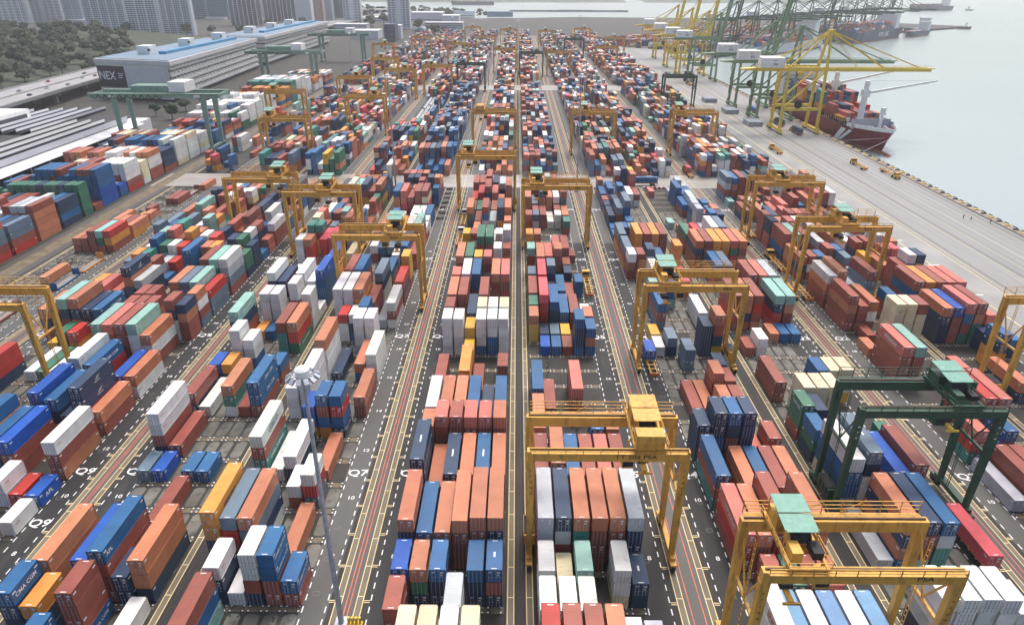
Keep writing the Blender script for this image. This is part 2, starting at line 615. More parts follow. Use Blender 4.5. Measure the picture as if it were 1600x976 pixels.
# slot footings: pale beams with white-edged corner pads between the slots, and slabs inside them
bm_, pads, slabs, gr = MB(), MB(), MB(), []
for bname in YB:
    r, d = BL[bname]
    near_slabs = bname in ('Q8', 'Q4', 'Q3', 'Q7', 'Q11', 'Q10')
    for s in range(3, 40):
        yb_ = slot_y(s) - PS / 2
        xa, xb = sorted((r + d * 1.1, r + d * 17.7))
        bm_.face([(xa, yb_ - 0.62, 0.012), (xb, yb_ - 0.62, 0.012), (xb, yb_ + 0.62, 0.012), (xa, yb_ + 0.62, 0.012)])
        if s > 34 and bname not in ('Q4', 'Q11'):
            continue
        for k in range(6):
            X = rowx(bname, k)
            for sx in (-0.98, 0.98):
                for sy in (-1, 1):
                    px, py = X + sx, yb_ + sy * 0.44
                    pads.box(px - 0.30, px + 0.30, py - 0.24, py + 0.24, 0.012, 0.05, 1)
                    pads.box(px - 0.16, px + 0.16, py - 0.13, py + 0.13, 0.05, 0.075, 0)
            if near_slabs and R.random() < 0.93:
                y0, y1, w = yb_ + 0.95, yb_ + PS - 0.95, 1.12 + R.uniform(-.1, .05)
                pts = [(X - w, y0 + .4), (X - w + .4, y0), (X + w - .4, y0), (X + w, y0 + .4), (X + w, y1 - .5), (X + w - .5, y1), (X - w + .5, y1), (X - w, y1 - .5)]
                slabs.face([(p[0], p[1], 0.010) for p in pts])
            elif R.random() < 0.25:
                gr.append((X - 1.0, X - 0.3 + R.random(), yb_ + 1, yb_ + 2.5 + R.random() * 2))
tag(bm_.build('slot_footings', 'beam'), kind='structure')
tag(pads.build('corner_pads', ['lw', 'dark']), kind='structure')
tag(slabs.build('slot_slabs', 'slab'), kind='structure')


def tufts(name, areas, n, label):
    b = MB()
    for _ in range(n):
        x0, x1, y0, y1 = R.choice(areas)
        x, y = R.uniform(x0, x1), R.uniform(y0, y1)
        for k in range(5):
            a = R.uniform(0, 6.28); h = R.uniform(.12, .4); w = R.uniform(.08, .2)
            dx, dy = math.cos(a) * w, math.sin(a) * w
            tx, ty = x + R.uniform(-.25, .25), y + R.uniform(-.25, .25)
            b.face([(x - dx, y - dy, 0.01), (x + dx, y + dy, 0.01), (tx, ty, h)])
    o = b.build(name, 'grass')
    tag(o, label, 'grass', kind='stuff')
    return o


ga = [(8, 20, 118, 121), (7.5, 9, 100, 150), (13, 14, 110, 135), (-48, -34, 65.0, 71), (-46, -40, 60, 68)]
for s in range(33, 40):
    ga.append((-32, -30 + 1, slot_y(s), slot_y(s) + 3))
tufts('grass_tufts', ga + [(-157, -140, y, y + 5) for y in range(200, 300, 9)] * 2, 2600, 'weeds and thin grass growing between the empty container slots')

# lane numbers painted on the truck lanes
def lane_text(s, X, Y, size):
    o = link('lane_number', text_mesh(s, 'lw'))
    o.matrix_world = Matrix.Translation((X, Y, 0.016)) @ Matrix.Diagonal((size * 1.15, size, 1, 1))
    tag(o, kind='structure')


for bname in YB:
    if bname == 'Q11':
        continue
    r, d = BL[bname]
    lx = r + d * 19.85
    for s in range(5, 38):
        if s % 8 == 3 or (bname == 'Q9' and s == 9):
            lane_text(bname, lx, slot_y(s), 2.5)
        elif s % 2 == 0 and s < 30:
            lane_text('%02d' % s if s >= 10 else str(s), lx + 0.2, slot_y(s), 1.25)
hatch = MB()
for bname in ('Q6', 'Q5', 'Q4', 'Q8', 'Q9', 'Q7'):
    r, d = BL[bname]
    lx = r + d * 19.4
    for s in range(6, 24, 1):
        if R.random() < .6:
            y = slot_y(s) - 0.6
            for q in ((lx - .5, lx + .5, y - .42, y - .34), (lx - .5, lx + .5, y + .34, y + .42), (lx - .5, lx - .42, y - .34, y + .34), (lx + .42, lx + .5, y - .34, y + .34)):
                hatch.face([(q[0], q[2], 0.011), (q[1], q[2], 0.011), (q[1], q[3], 0.011), (q[0], q[3], 0.011)])
tag(hatch.build('manhole_frames', mat('manhole_frame', (0.14, 0.14, 0.14), 0.6, 0.2, 1)), kind='structure')

# red-white barrier kerbs along the cross road
BLK = {'Q9': 'left of left road', 'Q8': 'right of left road', 'Q7': 'left of mast road', 'Q6': 'left of centre lane', 'Q5': 'right of centre lane', 'Q4': 'right of right road',
       'Q3': 'left of outer road', 'Q2': 'right of outer road', 'Q1': 'nearest the quay', 'Q10': 'in far left block', 'Q12': 'in left stack yard', 'Q11': 'in flat rack block'}
for bname in ('Q9', 'Q8', 'Q7', 'Q6', 'Q5', 'Q4', 'Q3'):
    r, d = BL[bname]
    for yy, side in ((303.2, 'near'), (329.2, 'far')):
        b = MB()
        x0, x1 = sorted((r + d * 1.0, r + d * 17.8))
        x, k = x0, 0
        while x < x1:
            b.box(x, x + 0.95, yy, yy + 0.7, 0.02, 0.85, k % 2)
            b.box(x + .1, x + .85, yy + .1, yy + .6, 0.85, 1.0, k % 2)
            x += 1.0; k += 1
        o = b.build('barrier', ['lw', 'lr'])
        tag(o, 'red and white barrier row on %s edge of cross road, block %s' % (side, BLK[bname]), 'barrier', 'barriers along the cross road')
# ---------------------------------------------------------------- containers
# stacks read off the photograph, per block: slot, slots long, row, tiers, tier height in cm, roof mark, then colours from the top (numbers into CODES)
NEAR = {
    'Q1': [
        (15, 2, 1, 2, 260, 0, 0, 2), (17, 1, 2, 4, 260, 0, 3), (18, 1, 3, 2, 290, 0, 2, 2), (18, 1, 4, 2, 290, 0, 5, 1), (18, 1, 5, 2, 260, 0, 3, 2),
        (19, 2, 0, 4, 260, 0, 0, 2, 2), (19, 2, 1, 4, 260, 0, 4, 1, 1), (19, 2, 2, 4, 290, 0, 14, 3, 1, 10), (19, 2, 3, 4, 290, 0, 1, 0, 10),
        (19, 1, 4, 3, 290, 0, 14, 2), (21, 2, 0, 4, 290, 0, 1, 3, 1), (21, 2, 1, 4, 290, 0, 12, 12), (21, 2, 2, 4, 290, 0, 1, 2), (21, 2, 3, 4, 290, 0, 14, 1),
        (21, 2, 4, 4, 290, 0, 14, 1), (23, 2, 2, 3, 290, 0, 1), (24, 1, 3, 4, 290, 0, 5), (24, 1, 4, 4, 290, 0, 2), (25, 2, 2, 2, 260, 0, 0, 0),
    ],
    'Q2': [
        (8, 2, 4, 3, 260, 0, 2, 1), (10, 2, 3, 2, 290, 0, 1), (10, 2, 4, 2, 290, 0, 1), (10, 2, 5, 1, 260, 0, 7), (12, 1, 3, 3, 260, 0, 3, 1), (12, 1, 4, 2, 260, 0, 4),
        (12, 1, 5, 3, 260, 0, 14, 15, 10), (13, 2, 2, 4, 260, 0, 14, 1), (13, 2, 3, 4, 260, 0, 15, 1, 1, 1), (16, 1, 0, 2, 260, 0, 14, 1), (16, 2, 4, 4, 260, 0, 9, 1),
        (16, 2, 5, 4, 260, 0, 14, 1, 1, 1), (18, 1, 5, 1, 260, 0, 0), (19, 1, 0, 4, 290, 0, 1, 6, 6, 6), (19, 1, 1, 4, 290, 0, 6, 6, 6, 6),
        (19, 1, 2, 4, 290, 0, 6, 6, 6, 6), (19, 1, 4, 1, 260, 0, 1), (20, 2, 3, 3, 290, 0, 0, 5, 1), (20, 1, 4, 3, 260, 0, 1, 1, 0), (20, 2, 5, 4, 260, 0, 1, 0, 1, 1),
        (21, 1, 0, 3, 260, 0, 3, 1), (22, 2, 1, 4, 290, 0, 1, 8, 9), (22, 2, 2, 2, 260, 0, 7, 8), (22, 2, 3, 3, 260, 0, 7, 8, 9), (22, 2, 4, 4, 290, 0, 0, 6),
        (22, 2, 5, 4, 260, 0, 5, 0, 1, 1),
    ],
    'Q3': [
        (6, 1, 0, 4, 260, 0, 5, 5), (6, 1, 1, 4, 260, 0, 5, 5, 5), (6, 1, 2, 4, 260, 0, 5, 5, 5), (6, 1, 3, 4, 260, 0, 5, 5, 5), (6, 1, 4, 3, 260, 0, 5),
        (8, 2, 0, 1, 260, 0, 7), (8, 2, 1, 4, 260, 0, 0, 2, 0), (8, 2, 2, 4, 260, 0, 2, 1), (8, 2, 3, 4, 260, 0, 3, 7, 10), (10, 2, 0, 4, 290, 0, 5, 3, 3),
        (10, 2, 1, 5, 260, 0, 8, 2), (10, 2, 2, 2, 260, 0, 2), (10, 2, 3, 3, 290, 0, 4), (10, 2, 4, 4, 260, 0, 1), (12, 1, 0, 3, 260, 0, 3, 11, 2),
        (12, 1, 5, 2, 290, 0, 11), (13, 1, 0, 3, 290, 0, 11, 11, 1), (13, 1, 1, 3, 260, 0, 2, 2, 1), (14, 1, 1, 3, 290, 0, 6, 6, 6), (14, 1, 2, 3, 290, 0, 6, 6, 6),
        (14, 1, 3, 3, 290, 0, 6), (15, 2, 0, 2, 260, 0, 1, 1), (15, 1, 3, 3, 290, 0, 3, 2), (15, 1, 4, 3, 290, 0, 6, 6), (15, 1, 5, 3, 290, 0, 6, 6, 13),
        (18, 1, 0, 1, 260, 0, 1), (18, 1, 1, 2, 260, 0, 5, 5), (19, 1, 3, 1, 290, 0, 0), (19, 1, 4, 1, 290, 0, 3), (19, 1, 5, 1, 290, 0, 3),
        (20, 2, 0, 4, 260, 0, 1, 1, 15, 1), (20, 2, 1, 4, 260, 0, 0, 0, 2, 1), (20, 2, 2, 4, 260, 0, 1, 15, 1, 0), (20, 2, 4, 4, 260, 0, 9, 2, 15),
        (20, 2, 5, 4, 260, 0, 9, 0, 1), (22, 2, 3, 4, 260, 0, 1, 1), (22, 2, 4, 4, 260, 0, 14, 0), (22, 2, 5, 4, 260, 0, 7, 1), (24, 2, 1, 3, 260, 0, 3, 12),
        (24, 2, 2, 3, 260, 0, 8, 11), (26, 2, 0, 4, 260, 0, 0, 2, 1), (26, 2, 1, 4, 260, 0, 1, 1), (26, 2, 2, 4, 260, 0, 12, 12), (26, 2, 3, 4, 260, 0, 12, 12),
        (26, 2, 4, 4, 260, 0, 14, 11), (26, 2, 5, 4, 260, 0, 0, 1, 0), (28, 2, 0, 3, 260, 0, 11, 1), (28, 2, 3, 4, 260, 0, 5), (28, 2, 4, 4, 260, 0, 8),
        (33, 1, 4, 1, 260, 0, 2),
    ],
    'Q4': [
        (5, 2, 0, 2, 290, 0, 17), (5, 2, 1, 2, 290, 0, 5), (5, 2, 2, 2, 290, 0, 17), (5, 2, 3, 2, 290, 0, 5), (5, 2, 4, 2, 290, 0, 17), (5, 2, 5, 3, 260, 0, 5, 5, 5),
        (7, 1, 1, 2, 260, 0, 14, 1), (7, 1, 2, 2, 260, 0, 1, 0), (7, 1, 3, 2, 260, 0, 11, 1), (7, 1, 4, 2, 260, 0, 14, 15), (8, 2, 1, 4, 260, 0, 0, 0),
        (8, 2, 3, 4, 260, 0, 1, 1, 15), (8, 2, 4, 3, 260, 0, 0, 1), (8, 2, 5, 3, 260, 0, 14, 15, 1), (10, 2, 0, 2, 260, 0, 0), (10, 2, 1, 2, 260, 0, 1),
        (10, 2, 2, 2, 260, 0, 3), (10, 2, 3, 2, 260, 0, 0, 1), (10, 2, 5, 3, 260, 0, 3, 1, 10), (12, 1, 0, 2, 290, 0, 1, 1), (12, 1, 1, 1, 260, 0, 14),
        (12, 1, 2, 4, 290, 0, 2, 2, 2), (12, 1, 3, 4, 290, 0, 3, 2, 1, 2), (12, 1, 4, 4, 290, 0, 2, 2, 3, 1), (12, 1, 5, 3, 290, 0, 2, 2), (13, 2, 1, 2, 290, 0, 1),
        (13, 2, 2, 2, 290, 0, 0), (14, 2, 3, 1, 260, 0, 0), (14, 2, 4, 1, 260, 0, 1), (15, 1, 1, 2, 290, 0, 1), (15, 1, 2, 3, 260, 0, 0, 1), (16, 1, 1, 2, 290, 0, 2),
        (17, 1, 3, 2, 290, 0, 8), (18, 1, 0, 4, 290, 0, 0, 1, 2, 13), (18, 1, 1, 3, 290, 0, 2, 2, 2), (18, 1, 4, 2, 260, 0, 8, 2), (18, 1, 5, 1, 260, 0, 5),
        (19, 1, 5, 1, 260, 0, 13), (20, 2, 0, 2, 260, 0, 5, 5), (20, 2, 4, 3, 260, 0, 3, 1, 8), (25, 1, 0, 4, 290, 0, 12, 12), (25, 1, 2, 3, 290, 0, 3, 2),
        (25, 1, 4, 3, 290, 0, 1, 1, 12), (25, 1, 5, 3, 290, 0, 5, 1, 1), (26, 2, 5, 3, 260, 0, 8, 1, 12), (28, 2, 0, 3, 260, 0, 1, 1), (28, 2, 1, 3, 260, 0, 12, 12),
        (28, 2, 2, 3, 260, 0, 1, 1), (28, 2, 3, 3, 260, 0, 12, 12), (28, 2, 5, 3, 260, 0, 8, 1, 12), (32, 2, 5, 2, 260, 0, 2, 2),
    ],
    'Q5': [
        (4, 2, 0, 4, 275, 0, 15, 1, 1, 1), (4, 2, 1, 4, 275, 0, 1, 1, 1, 0), (4, 2, 2, 4, 275, 0, 1, 1, 1, 1), (4, 2, 3, 4, 275, 0, 0, 1, 1, 1),
        (4, 2, 5, 3, 260, 0, 7, 2, 7), (5, 1, 4, 3, 260, 0, 5, 5, 6), (6, 1, 0, 3, 260, 0, 5, 5, 1), (6, 1, 1, 3, 260, 0, 5, 5, 6), (6, 1, 2, 3, 260, 0, 5, 5, 10),
        (7, 1, 0, 3, 260, 0, 5, 6, 5), (7, 1, 1, 2, 260, 0, 6, 1), (7, 1, 2, 3, 260, 0, 9, 2, 10), (7, 1, 4, 3, 260, 0, 5, 5, 6), (7, 1, 5, 2, 260, 1, 2, 2),
        (8, 2, 0, 4, 275, 0, 7, 7, 1, 0), (8, 2, 1, 4, 275, 0, 2, 7, 1, 2), (8, 2, 2, 4, 275, 0, 0, 10, 1, 0), (8, 2, 3, 4, 275, 0, 0, 1, 1, 1),
        (8, 2, 4, 4, 275, 0, 0, 1, 1, 2), (8, 2, 5, 4, 275, 0, 7, 2, 2, 1), (10, 2, 0, 3, 260, 0, 1, 1, 15), (10, 2, 1, 4, 260, 0, 0, 1, 0, 1),
        (10, 2, 2, 3, 260, 0, 3, 2, 1), (10, 2, 3, 3, 260, 0, 1, 1, 0), (10, 2, 4, 3, 260, 0, 14, 1, 1), (10, 2, 5, 3, 260, 0, 1, 1, 2), (12, 2, 0, 3, 260, 0, 0, 1, 1),
        (12, 1, 4, 3, 260, 0, 3, 2, 1), (12, 1, 5, 3, 260, 0, 0, 1, 1), (14, 2, 0, 3, 260, 0, 3, 2, 2), (14, 2, 1, 1, 260, 0, 1), (14, 2, 3, 3, 260, 0, 14, 1, 1),
        (18, 1, 1, 1, 260, 0, 4), (18, 1, 2, 1, 260, 0, 3), (18, 1, 3, 1, 260, 0, 1), (18, 1, 4, 4, 260, 0, 3, 2, 2, 3), (18, 1, 5, 3, 260, 0, 3, 0, 3),
        (19, 1, 0, 3, 260, 0, 0, 13, 13), (19, 1, 1, 1, 260, 0, 2), (19, 1, 2, 1, 260, 0, 8), (19, 1, 3, 1, 260, 0, 13), (19, 1, 5, 3, 260, 0, 0, 3, 2),
        (20, 1, 0, 3, 260, 0, 11, 8, 1), (20, 2, 1, 4, 260, 0, 16, 15, 15, 1), (20, 2, 2, 3, 275, 0, 3, 2, 2), (20, 2, 3, 2, 260, 0, 3, 3), (20, 2, 4, 2, 260, 0, 1, 1),
        (20, 1, 5, 2, 260, 0, 5, 2), (21, 2, 0, 3, 260, 0, 1, 1, 0), (22, 2, 1, 4, 260, 0, 16, 15, 1, 1), (22, 2, 3, 2, 260, 0, 3, 2), (22, 2, 4, 1, 260, 0, 1),
        (23, 1, 0, 3, 260, 0, 8, 1, 2), (23, 1, 2, 4, 260, 0, 8, 2, 5, 1), (23, 1, 5, 2, 260, 0, 3, 3), (24, 2, 1, 4, 260, 0, 0, 1, 1, 1), (24, 1, 4, 2, 260, 1, 2, 2),
        (25, 1, 0, 4, 260, 0, 9, 1, 15, 1), (25, 2, 2, 3, 260, 0, 14, 1, 1), (25, 1, 3, 4, 260, 0, 0, 1, 1, 2), (25, 1, 4, 2, 260, 0, 1, 1),
        (26, 2, 3, 3, 260, 0, 14, 1, 15), (26, 2, 4, 3, 260, 0, 1, 1, 1), (27, 1, 5, 1, 260, 0, 1), (28, 1, 3, 2, 260, 0, 5, 7), (29, 1, 0, 2, 260, 0, 12, 12),
        (29, 1, 1, 2, 260, 0, 0, 12), (31, 1, 0, 3, 260, 0, 1, 1, 15), (31, 1, 5, 2, 260, 0, 10, 1),
    ],
    'Q6': [
        (4, 2, 1, 4, 260, 0, 6, 5, 5, 5), (4, 2, 2, 4, 260, 0, 5, 5, 5, 5), (4, 2, 3, 4, 260, 0, 6, 5, 5, 5), (4, 2, 4, 4, 260, 0, 6, 5, 5, 5),
        (6, 1, 2, 3, 280, 0, 7, 7, 2), (6, 1, 5, 3, 260, 0, 1, 1, 2), (7, 1, 0, 3, 260, 1, 3, 1, 2), (7, 1, 1, 3, 260, 1, 3, 2, 2), (7, 1, 3, 3, 260, 0, 3, 2, 2),
        (7, 1, 4, 3, 260, 0, 0, 11, 2), (7, 1, 5, 3, 260, 0, 4, 1, 2), (8, 2, 0, 4, 275, 0, 0, 2, 1, 1), (8, 2, 1, 4, 275, 0, 0, 1, 1, 2),
        (8, 2, 2, 4, 260, 0, 0, 1, 1, 1), (8, 2, 3, 3, 260, 0, 0, 1, 1), (8, 2, 4, 3, 260, 0, 3, 2, 1), (8, 2, 5, 4, 260, 0, 0, 2, 1, 2), (10, 2, 0, 3, 260, 0, 0, 1, 0),
        (10, 2, 1, 3, 260, 1, 3, 3, 1), (10, 2, 2, 3, 260, 0, 0, 1, 0), (10, 2, 3, 3, 260, 1, 2, 2, 5), (10, 2, 4, 2, 260, 0, 0, 1), (10, 2, 5, 4, 275, 1, 2, 2, 2, 1),
        (12, 1, 0, 4, 260, 0, 0, 1, 1, 3), (12, 1, 1, 4, 260, 0, 14, 1, 1, 1), (12, 1, 2, 4, 260, 0, 14, 1, 1, 0), (12, 1, 3, 4, 260, 0, 1, 1, 1, 3),
        (12, 1, 4, 4, 260, 0, 14, 1, 1, 2), (12, 1, 5, 3, 275, 0, 0, 0, 1), (13, 2, 0, 3, 260, 0, 3, 2, 1), (13, 2, 1, 2, 260, 0, 2, 3), (13, 2, 2, 3, 260, 1, 3, 3, 1),
        (13, 2, 3, 3, 260, 0, 0, 0, 1), (13, 2, 4, 3, 260, 0, 0, 1, 0), (13, 2, 5, 3, 260, 0, 5, 7, 0), (15, 2, 2, 1, 260, 0, 1), (15, 2, 3, 3, 260, 0, 12, 0, 1),
        (15, 2, 5, 2, 260, 0, 1, 1), (16, 1, 0, 2, 260, 0, 1, 1), (17, 1, 3, 2, 260, 0, 13, 13), (18, 1, 0, 4, 260, 0, 5, 5, 5, 5), (18, 1, 1, 4, 260, 0, 5, 5, 3, 3),
        (18, 1, 2, 4, 260, 0, 5, 5, 5, 3), (18, 1, 3, 3, 260, 0, 13, 13, 13), (18, 1, 4, 4, 260, 0, 5, 5, 5, 5), (18, 1, 5, 4, 260, 0, 5, 5, 5, 5),
        (19, 1, 0, 4, 260, 0, 6, 5, 6, 5), (19, 1, 1, 4, 260, 0, 5, 5, 5, 5), (19, 1, 2, 4, 260, 0, 6, 5, 5, 5), (19, 2, 3, 3, 275, 1, 2, 2, 1),
        (19, 1, 5, 4, 260, 0, 1, 0, 5, 5), (20, 2, 2, 4, 260, 0, 1, 1, 3, 2), (20, 2, 4, 4, 260, 0, 1, 1, 1, 0), (20, 2, 5, 4, 260, 0, 0, 0, 1, 1),
        (22, 2, 0, 4, 260, 0, 14, 1, 15, 1), (22, 2, 1, 4, 260, 0, 0, 1, 1, 15), (22, 2, 3, 4, 260, 0, 3, 3, 1, 1), (22, 2, 4, 4, 260, 0, 5, 7, 1, 1),
        (22, 1, 5, 4, 260, 0, 14, 1, 1, 1), (24, 1, 2, 4, 260, 0, 14, 1, 7, 1), (24, 1, 3, 4, 260, 0, 13, 13, 1, 1), (24, 2, 4, 4, 260, 0, 11, 7, 1, 1),
        (24, 2, 5, 4, 260, 0, 0, 1, 1, 0), (25, 1, 1, 4, 260, 0, 5, 5, 1, 14), (26, 1, 0, 3, 260, 0, 1, 0, 7), (26, 2, 2, 4, 290, 0, 11, 1, 1, 1),
        (26, 2, 3, 4, 290, 0, 11, 1, 1, 1), (27, 1, 0, 4, 290, 0, 5, 7, 5, 1), (28, 1, 1, 3, 260, 0, 5, 5, 7), (28, 1, 4, 3, 260, 0, 1, 5, 1),
        (28, 1, 5, 3, 260, 0, 13, 13, 5), (29, 1, 3, 2, 260, 0, 5, 7), (30, 1, 0, 3, 260, 0, 0, 5, 5),
    ],
    'Q7': [
        (5, 2, 1, 3, 290, 0, 1, 3), (7, 1, 1, 3, 260, 0, 5, 2, 2), (7, 1, 2, 1, 260, 0, 5), (7, 1, 3, 4, 260, 0, 5, 5, 1, 2), (7, 1, 4, 4, 260, 0, 3, 3, 1, 1),
        (7, 1, 5, 2, 260, 0, 3, 1), (8, 2, 0, 4, 290, 0, 12, 12, 2), (8, 2, 1, 4, 260, 0, 8, 15, 1), (8, 2, 2, 4, 260, 0, 0, 8, 2, 5), (8, 2, 4, 1, 290, 0, 0),
        (10, 1, 3, 2, 260, 0, 5, 1), (10, 1, 4, 3, 260, 0, 5, 15, 8), (11, 2, 0, 4, 260, 0, 5, 1, 10), (11, 2, 1, 1, 290, 0, 5), (11, 2, 2, 2, 290, 0, 5, 2),
        (11, 2, 4, 1, 260, 0, 0), (13, 1, 2, 3, 260, 0, 4), (13, 1, 3, 4, 260, 0, 3, 1, 3, 12), (13, 1, 4, 4, 260, 0, 3, 15, 3, 2), (14, 1, 0, 3, 260, 0, 5, 5, 5),
        (14, 2, 1, 4, 260, 0, 5, 5, 5, 5), (14, 2, 5, 2, 260, 0, 0, 1), (16, 2, 1, 4, 290, 0, 0, 5, 5), (16, 2, 2, 1, 260, 0, 2), (16, 2, 4, 2, 260, 0, 0, 3),
        (16, 2, 5, 3, 260, 0, 5, 5, 5), (18, 1, 3, 4, 260, 0, 5, 5, 5), (18, 1, 4, 4, 260, 0, 5, 5, 5), (19, 1, 1, 3, 260, 0, 15, 5, 5), (19, 1, 2, 3, 260, 0, 5, 2),
        (19, 1, 3, 4, 260, 0, 3), (20, 2, 0, 4, 290, 0, 5, 5, 5), (20, 2, 1, 4, 290, 0, 5, 5), (20, 2, 2, 4, 290, 0, 0, 12), (20, 2, 3, 3, 260, 0, 1, 1),
        (20, 2, 4, 1, 260, 0, 7), (20, 2, 5, 3, 260, 0, 5, 1, 5), (22, 2, 0, 4, 290, 0, 1), (22, 2, 1, 4, 290, 0, 3), (22, 2, 3, 4, 260, 0, 8, 2),
        (22, 2, 5, 3, 260, 0, 15, 2, 1), (24, 2, 3, 2, 260, 0, 3, 1), (24, 1, 5, 4, 260, 0, 13, 13, 13), (26, 1, 3, 2, 260, 0, 5, 5), (27, 1, 0, 2, 290, 0, 5, 1),
        (27, 1, 1, 2, 260, 0, 3, 2), (27, 1, 2, 2, 260, 0, 8, 2),
    ],
    'Q8': [
        (5, 1, 3, 3, 260, 0, 3, 1, 2), (6, 1, 0, 1, 290, 0, 5), (6, 1, 2, 4, 260, 0, 1, 1, 1, 3), (6, 1, 4, 3, 260, 0, 12, 2), (6, 1, 5, 4, 260, 0, 3, 2),
        (7, 2, 0, 3, 290, 0, 0, 0, 2), (7, 1, 1, 2, 290, 0, 2, 2), (7, 2, 2, 4, 260, 0, 3, 1), (7, 2, 3, 3, 290, 0, 4), (7, 2, 5, 3, 290, 0, 0, 0),
        (9, 2, 2, 1, 290, 0, 1), (11, 1, 1, 1, 260, 0, 3), (11, 1, 2, 1, 260, 0, 3), (11, 1, 4, 1, 260, 0, 4), (11, 1, 5, 1, 260, 0, 8), (12, 2, 4, 1, 290, 0, 1),
        (12, 2, 5, 4, 260, 0, 5, 5, 1), (14, 2, 0, 3, 290, 0, 3, 3, 1), (14, 2, 1, 1, 260, 0, 1), (14, 2, 2, 3, 260, 0, 0, 10, 5), (14, 2, 4, 1, 260, 0, 5),
        (14, 2, 5, 2, 290, 0, 1, 2), (16, 1, 0, 2, 260, 0, 3, 1), (16, 1, 4, 2, 260, 0, 12, 2), (16, 1, 5, 2, 260, 0, 4, 2), (17, 1, 3, 3, 260, 0, 5, 5),
        (17, 1, 4, 4, 260, 0, 5, 5), (18, 2, 0, 3, 290, 0, 0, 15, 11), (18, 2, 1, 3, 290, 0, 1, 10), (18, 2, 5, 4, 290, 0, 9, 2, 1), (19, 1, 3, 1, 290, 0, 3),
        (19, 1, 4, 1, 290, 0, 12), (20, 1, 0, 4, 260, 0, 5, 5, 5, 5), (20, 1, 3, 4, 260, 0, 5, 5, 5), (20, 1, 4, 4, 260, 0, 5, 5, 5), (21, 1, 0, 1, 260, 0, 5),
        (21, 1, 2, 4, 260, 0, 5, 5), (22, 2, 0, 4, 280, 0, 4, 3, 3, 3), (22, 2, 1, 3, 260, 0, 5, 5), (22, 2, 2, 4, 260, 0, 5, 5), (22, 2, 3, 2, 260, 0, 14),
        (22, 2, 4, 3, 260, 0, 2), (22, 2, 5, 4, 260, 0, 5, 2), (24, 2, 0, 4, 260, 0, 4, 1), (24, 1, 4, 2, 260, 0, 5), (26, 1, 4, 4, 260, 0, 0, 15),
        (26, 1, 5, 4, 260, 0, 5, 5), (28, 1, 4, 4, 260, 0, 10, 1, 13), (28, 1, 5, 4, 260, 0, 10, 1),
    ],
    'Q9': [
        (7, 2, 3, 3, 260, 0, 3, 5, 3), (8, 1, 4, 2, 260, 0, 5, 1), (9, 1, 5, 1, 290, 0, 5), (10, 1, 3, 2, 290, 0, 5, 5), (10, 1, 4, 1, 290, 0, 15),
        (10, 1, 5, 1, 260, 0, 4), (11, 2, 0, 4, 290, 0, 3, 12), (11, 2, 1, 3, 290, 0, 3, 2), (11, 2, 2, 3, 290, 0, 4, 1, 1), (11, 2, 5, 3, 290, 0, 5, 1, 0),
        (13, 2, 1, 4, 260, 0, 4, 3), (13, 2, 2, 3, 290, 0, 3, 2), (13, 1, 3, 2, 260, 0, 2, 2), (13, 2, 4, 4, 290, 0, 2, 2), (13, 2, 5, 2, 290, 0, 0, 1),
        (15, 2, 1, 4, 260, 0, 5), (15, 2, 2, 3, 290, 0, 3, 15), (15, 2, 4, 2, 290, 0, 4), (15, 2, 5, 2, 290, 0, 0, 5), (17, 2, 0, 4, 290, 0, 9, 1),
        (17, 2, 1, 4, 290, 0, 14, 1), (17, 2, 2, 4, 290, 0, 1, 1, 1), (17, 2, 3, 4, 290, 0, 9, 5, 5), (17, 2, 4, 3, 290, 0, 0, 5, 1), (19, 1, 0, 4, 260, 0, 1),
        (19, 1, 1, 4, 260, 0, 1), (19, 1, 2, 4, 260, 0, 1), (19, 1, 4, 4, 290, 0, 1, 2), (19, 1, 5, 4, 260, 0, 2, 0, 1, 1), (20, 1, 0, 4, 260, 0, 1),
        (20, 1, 1, 4, 260, 0, 1), (20, 1, 5, 4, 260, 0, 0, 5, 1, 8), (21, 2, 2, 4, 260, 0, 0), (21, 2, 3, 4, 260, 0, 8), (21, 2, 4, 4, 260, 0, 9),
        (21, 2, 5, 3, 260, 0, 15, 8, 8), (23, 2, 3, 4, 290, 0, 1), (23, 2, 4, 4, 290, 0, 9, 10), (23, 2, 5, 4, 290, 0, 5, 7, 8, 1), (24, 2, 0, 4, 290, 0, 3, 3, 2),
        (26, 1, 0, 4, 290, 0, 5, 1),
    ],
    'Q10': [
        (13, 2, 4, 2, 260, 0, 2, 5), (15, 2, 4, 3, 260, 0, 15, 15, 2), (16, 2, 0, 1, 260, 0, 5), (16, 2, 1, 1, 260, 0, 11), (16, 2, 2, 1, 260, 0, 5),
        (18, 1, 1, 2, 290, 0, 15, 12), (18, 1, 2, 2, 290, 0, 11), (18, 1, 3, 1, 290, 0, 13), (19, 2, 0, 3, 290, 0, 3, 2, 3), (19, 2, 1, 3, 290, 0, 2, 2, 3),
        (19, 2, 2, 4, 290, 0, 0, 2, 0), (19, 2, 3, 4, 290, 0, 9, 2, 1), (19, 2, 5, 3, 290, 0, 0, 2, 1), (22, 2, 0, 3, 260, 0, 7, 2), (22, 2, 1, 4, 290, 0, 2, 0, 8),
        (27, 1, 4, 3, 260, 0, 10, 1), (28, 2, 4, 1, 290, 0, 7), (29, 2, 3, 3, 290, 0, 8, 8, 5), (29, 2, 5, 3, 290, 0, 8, 5),
    ],
}
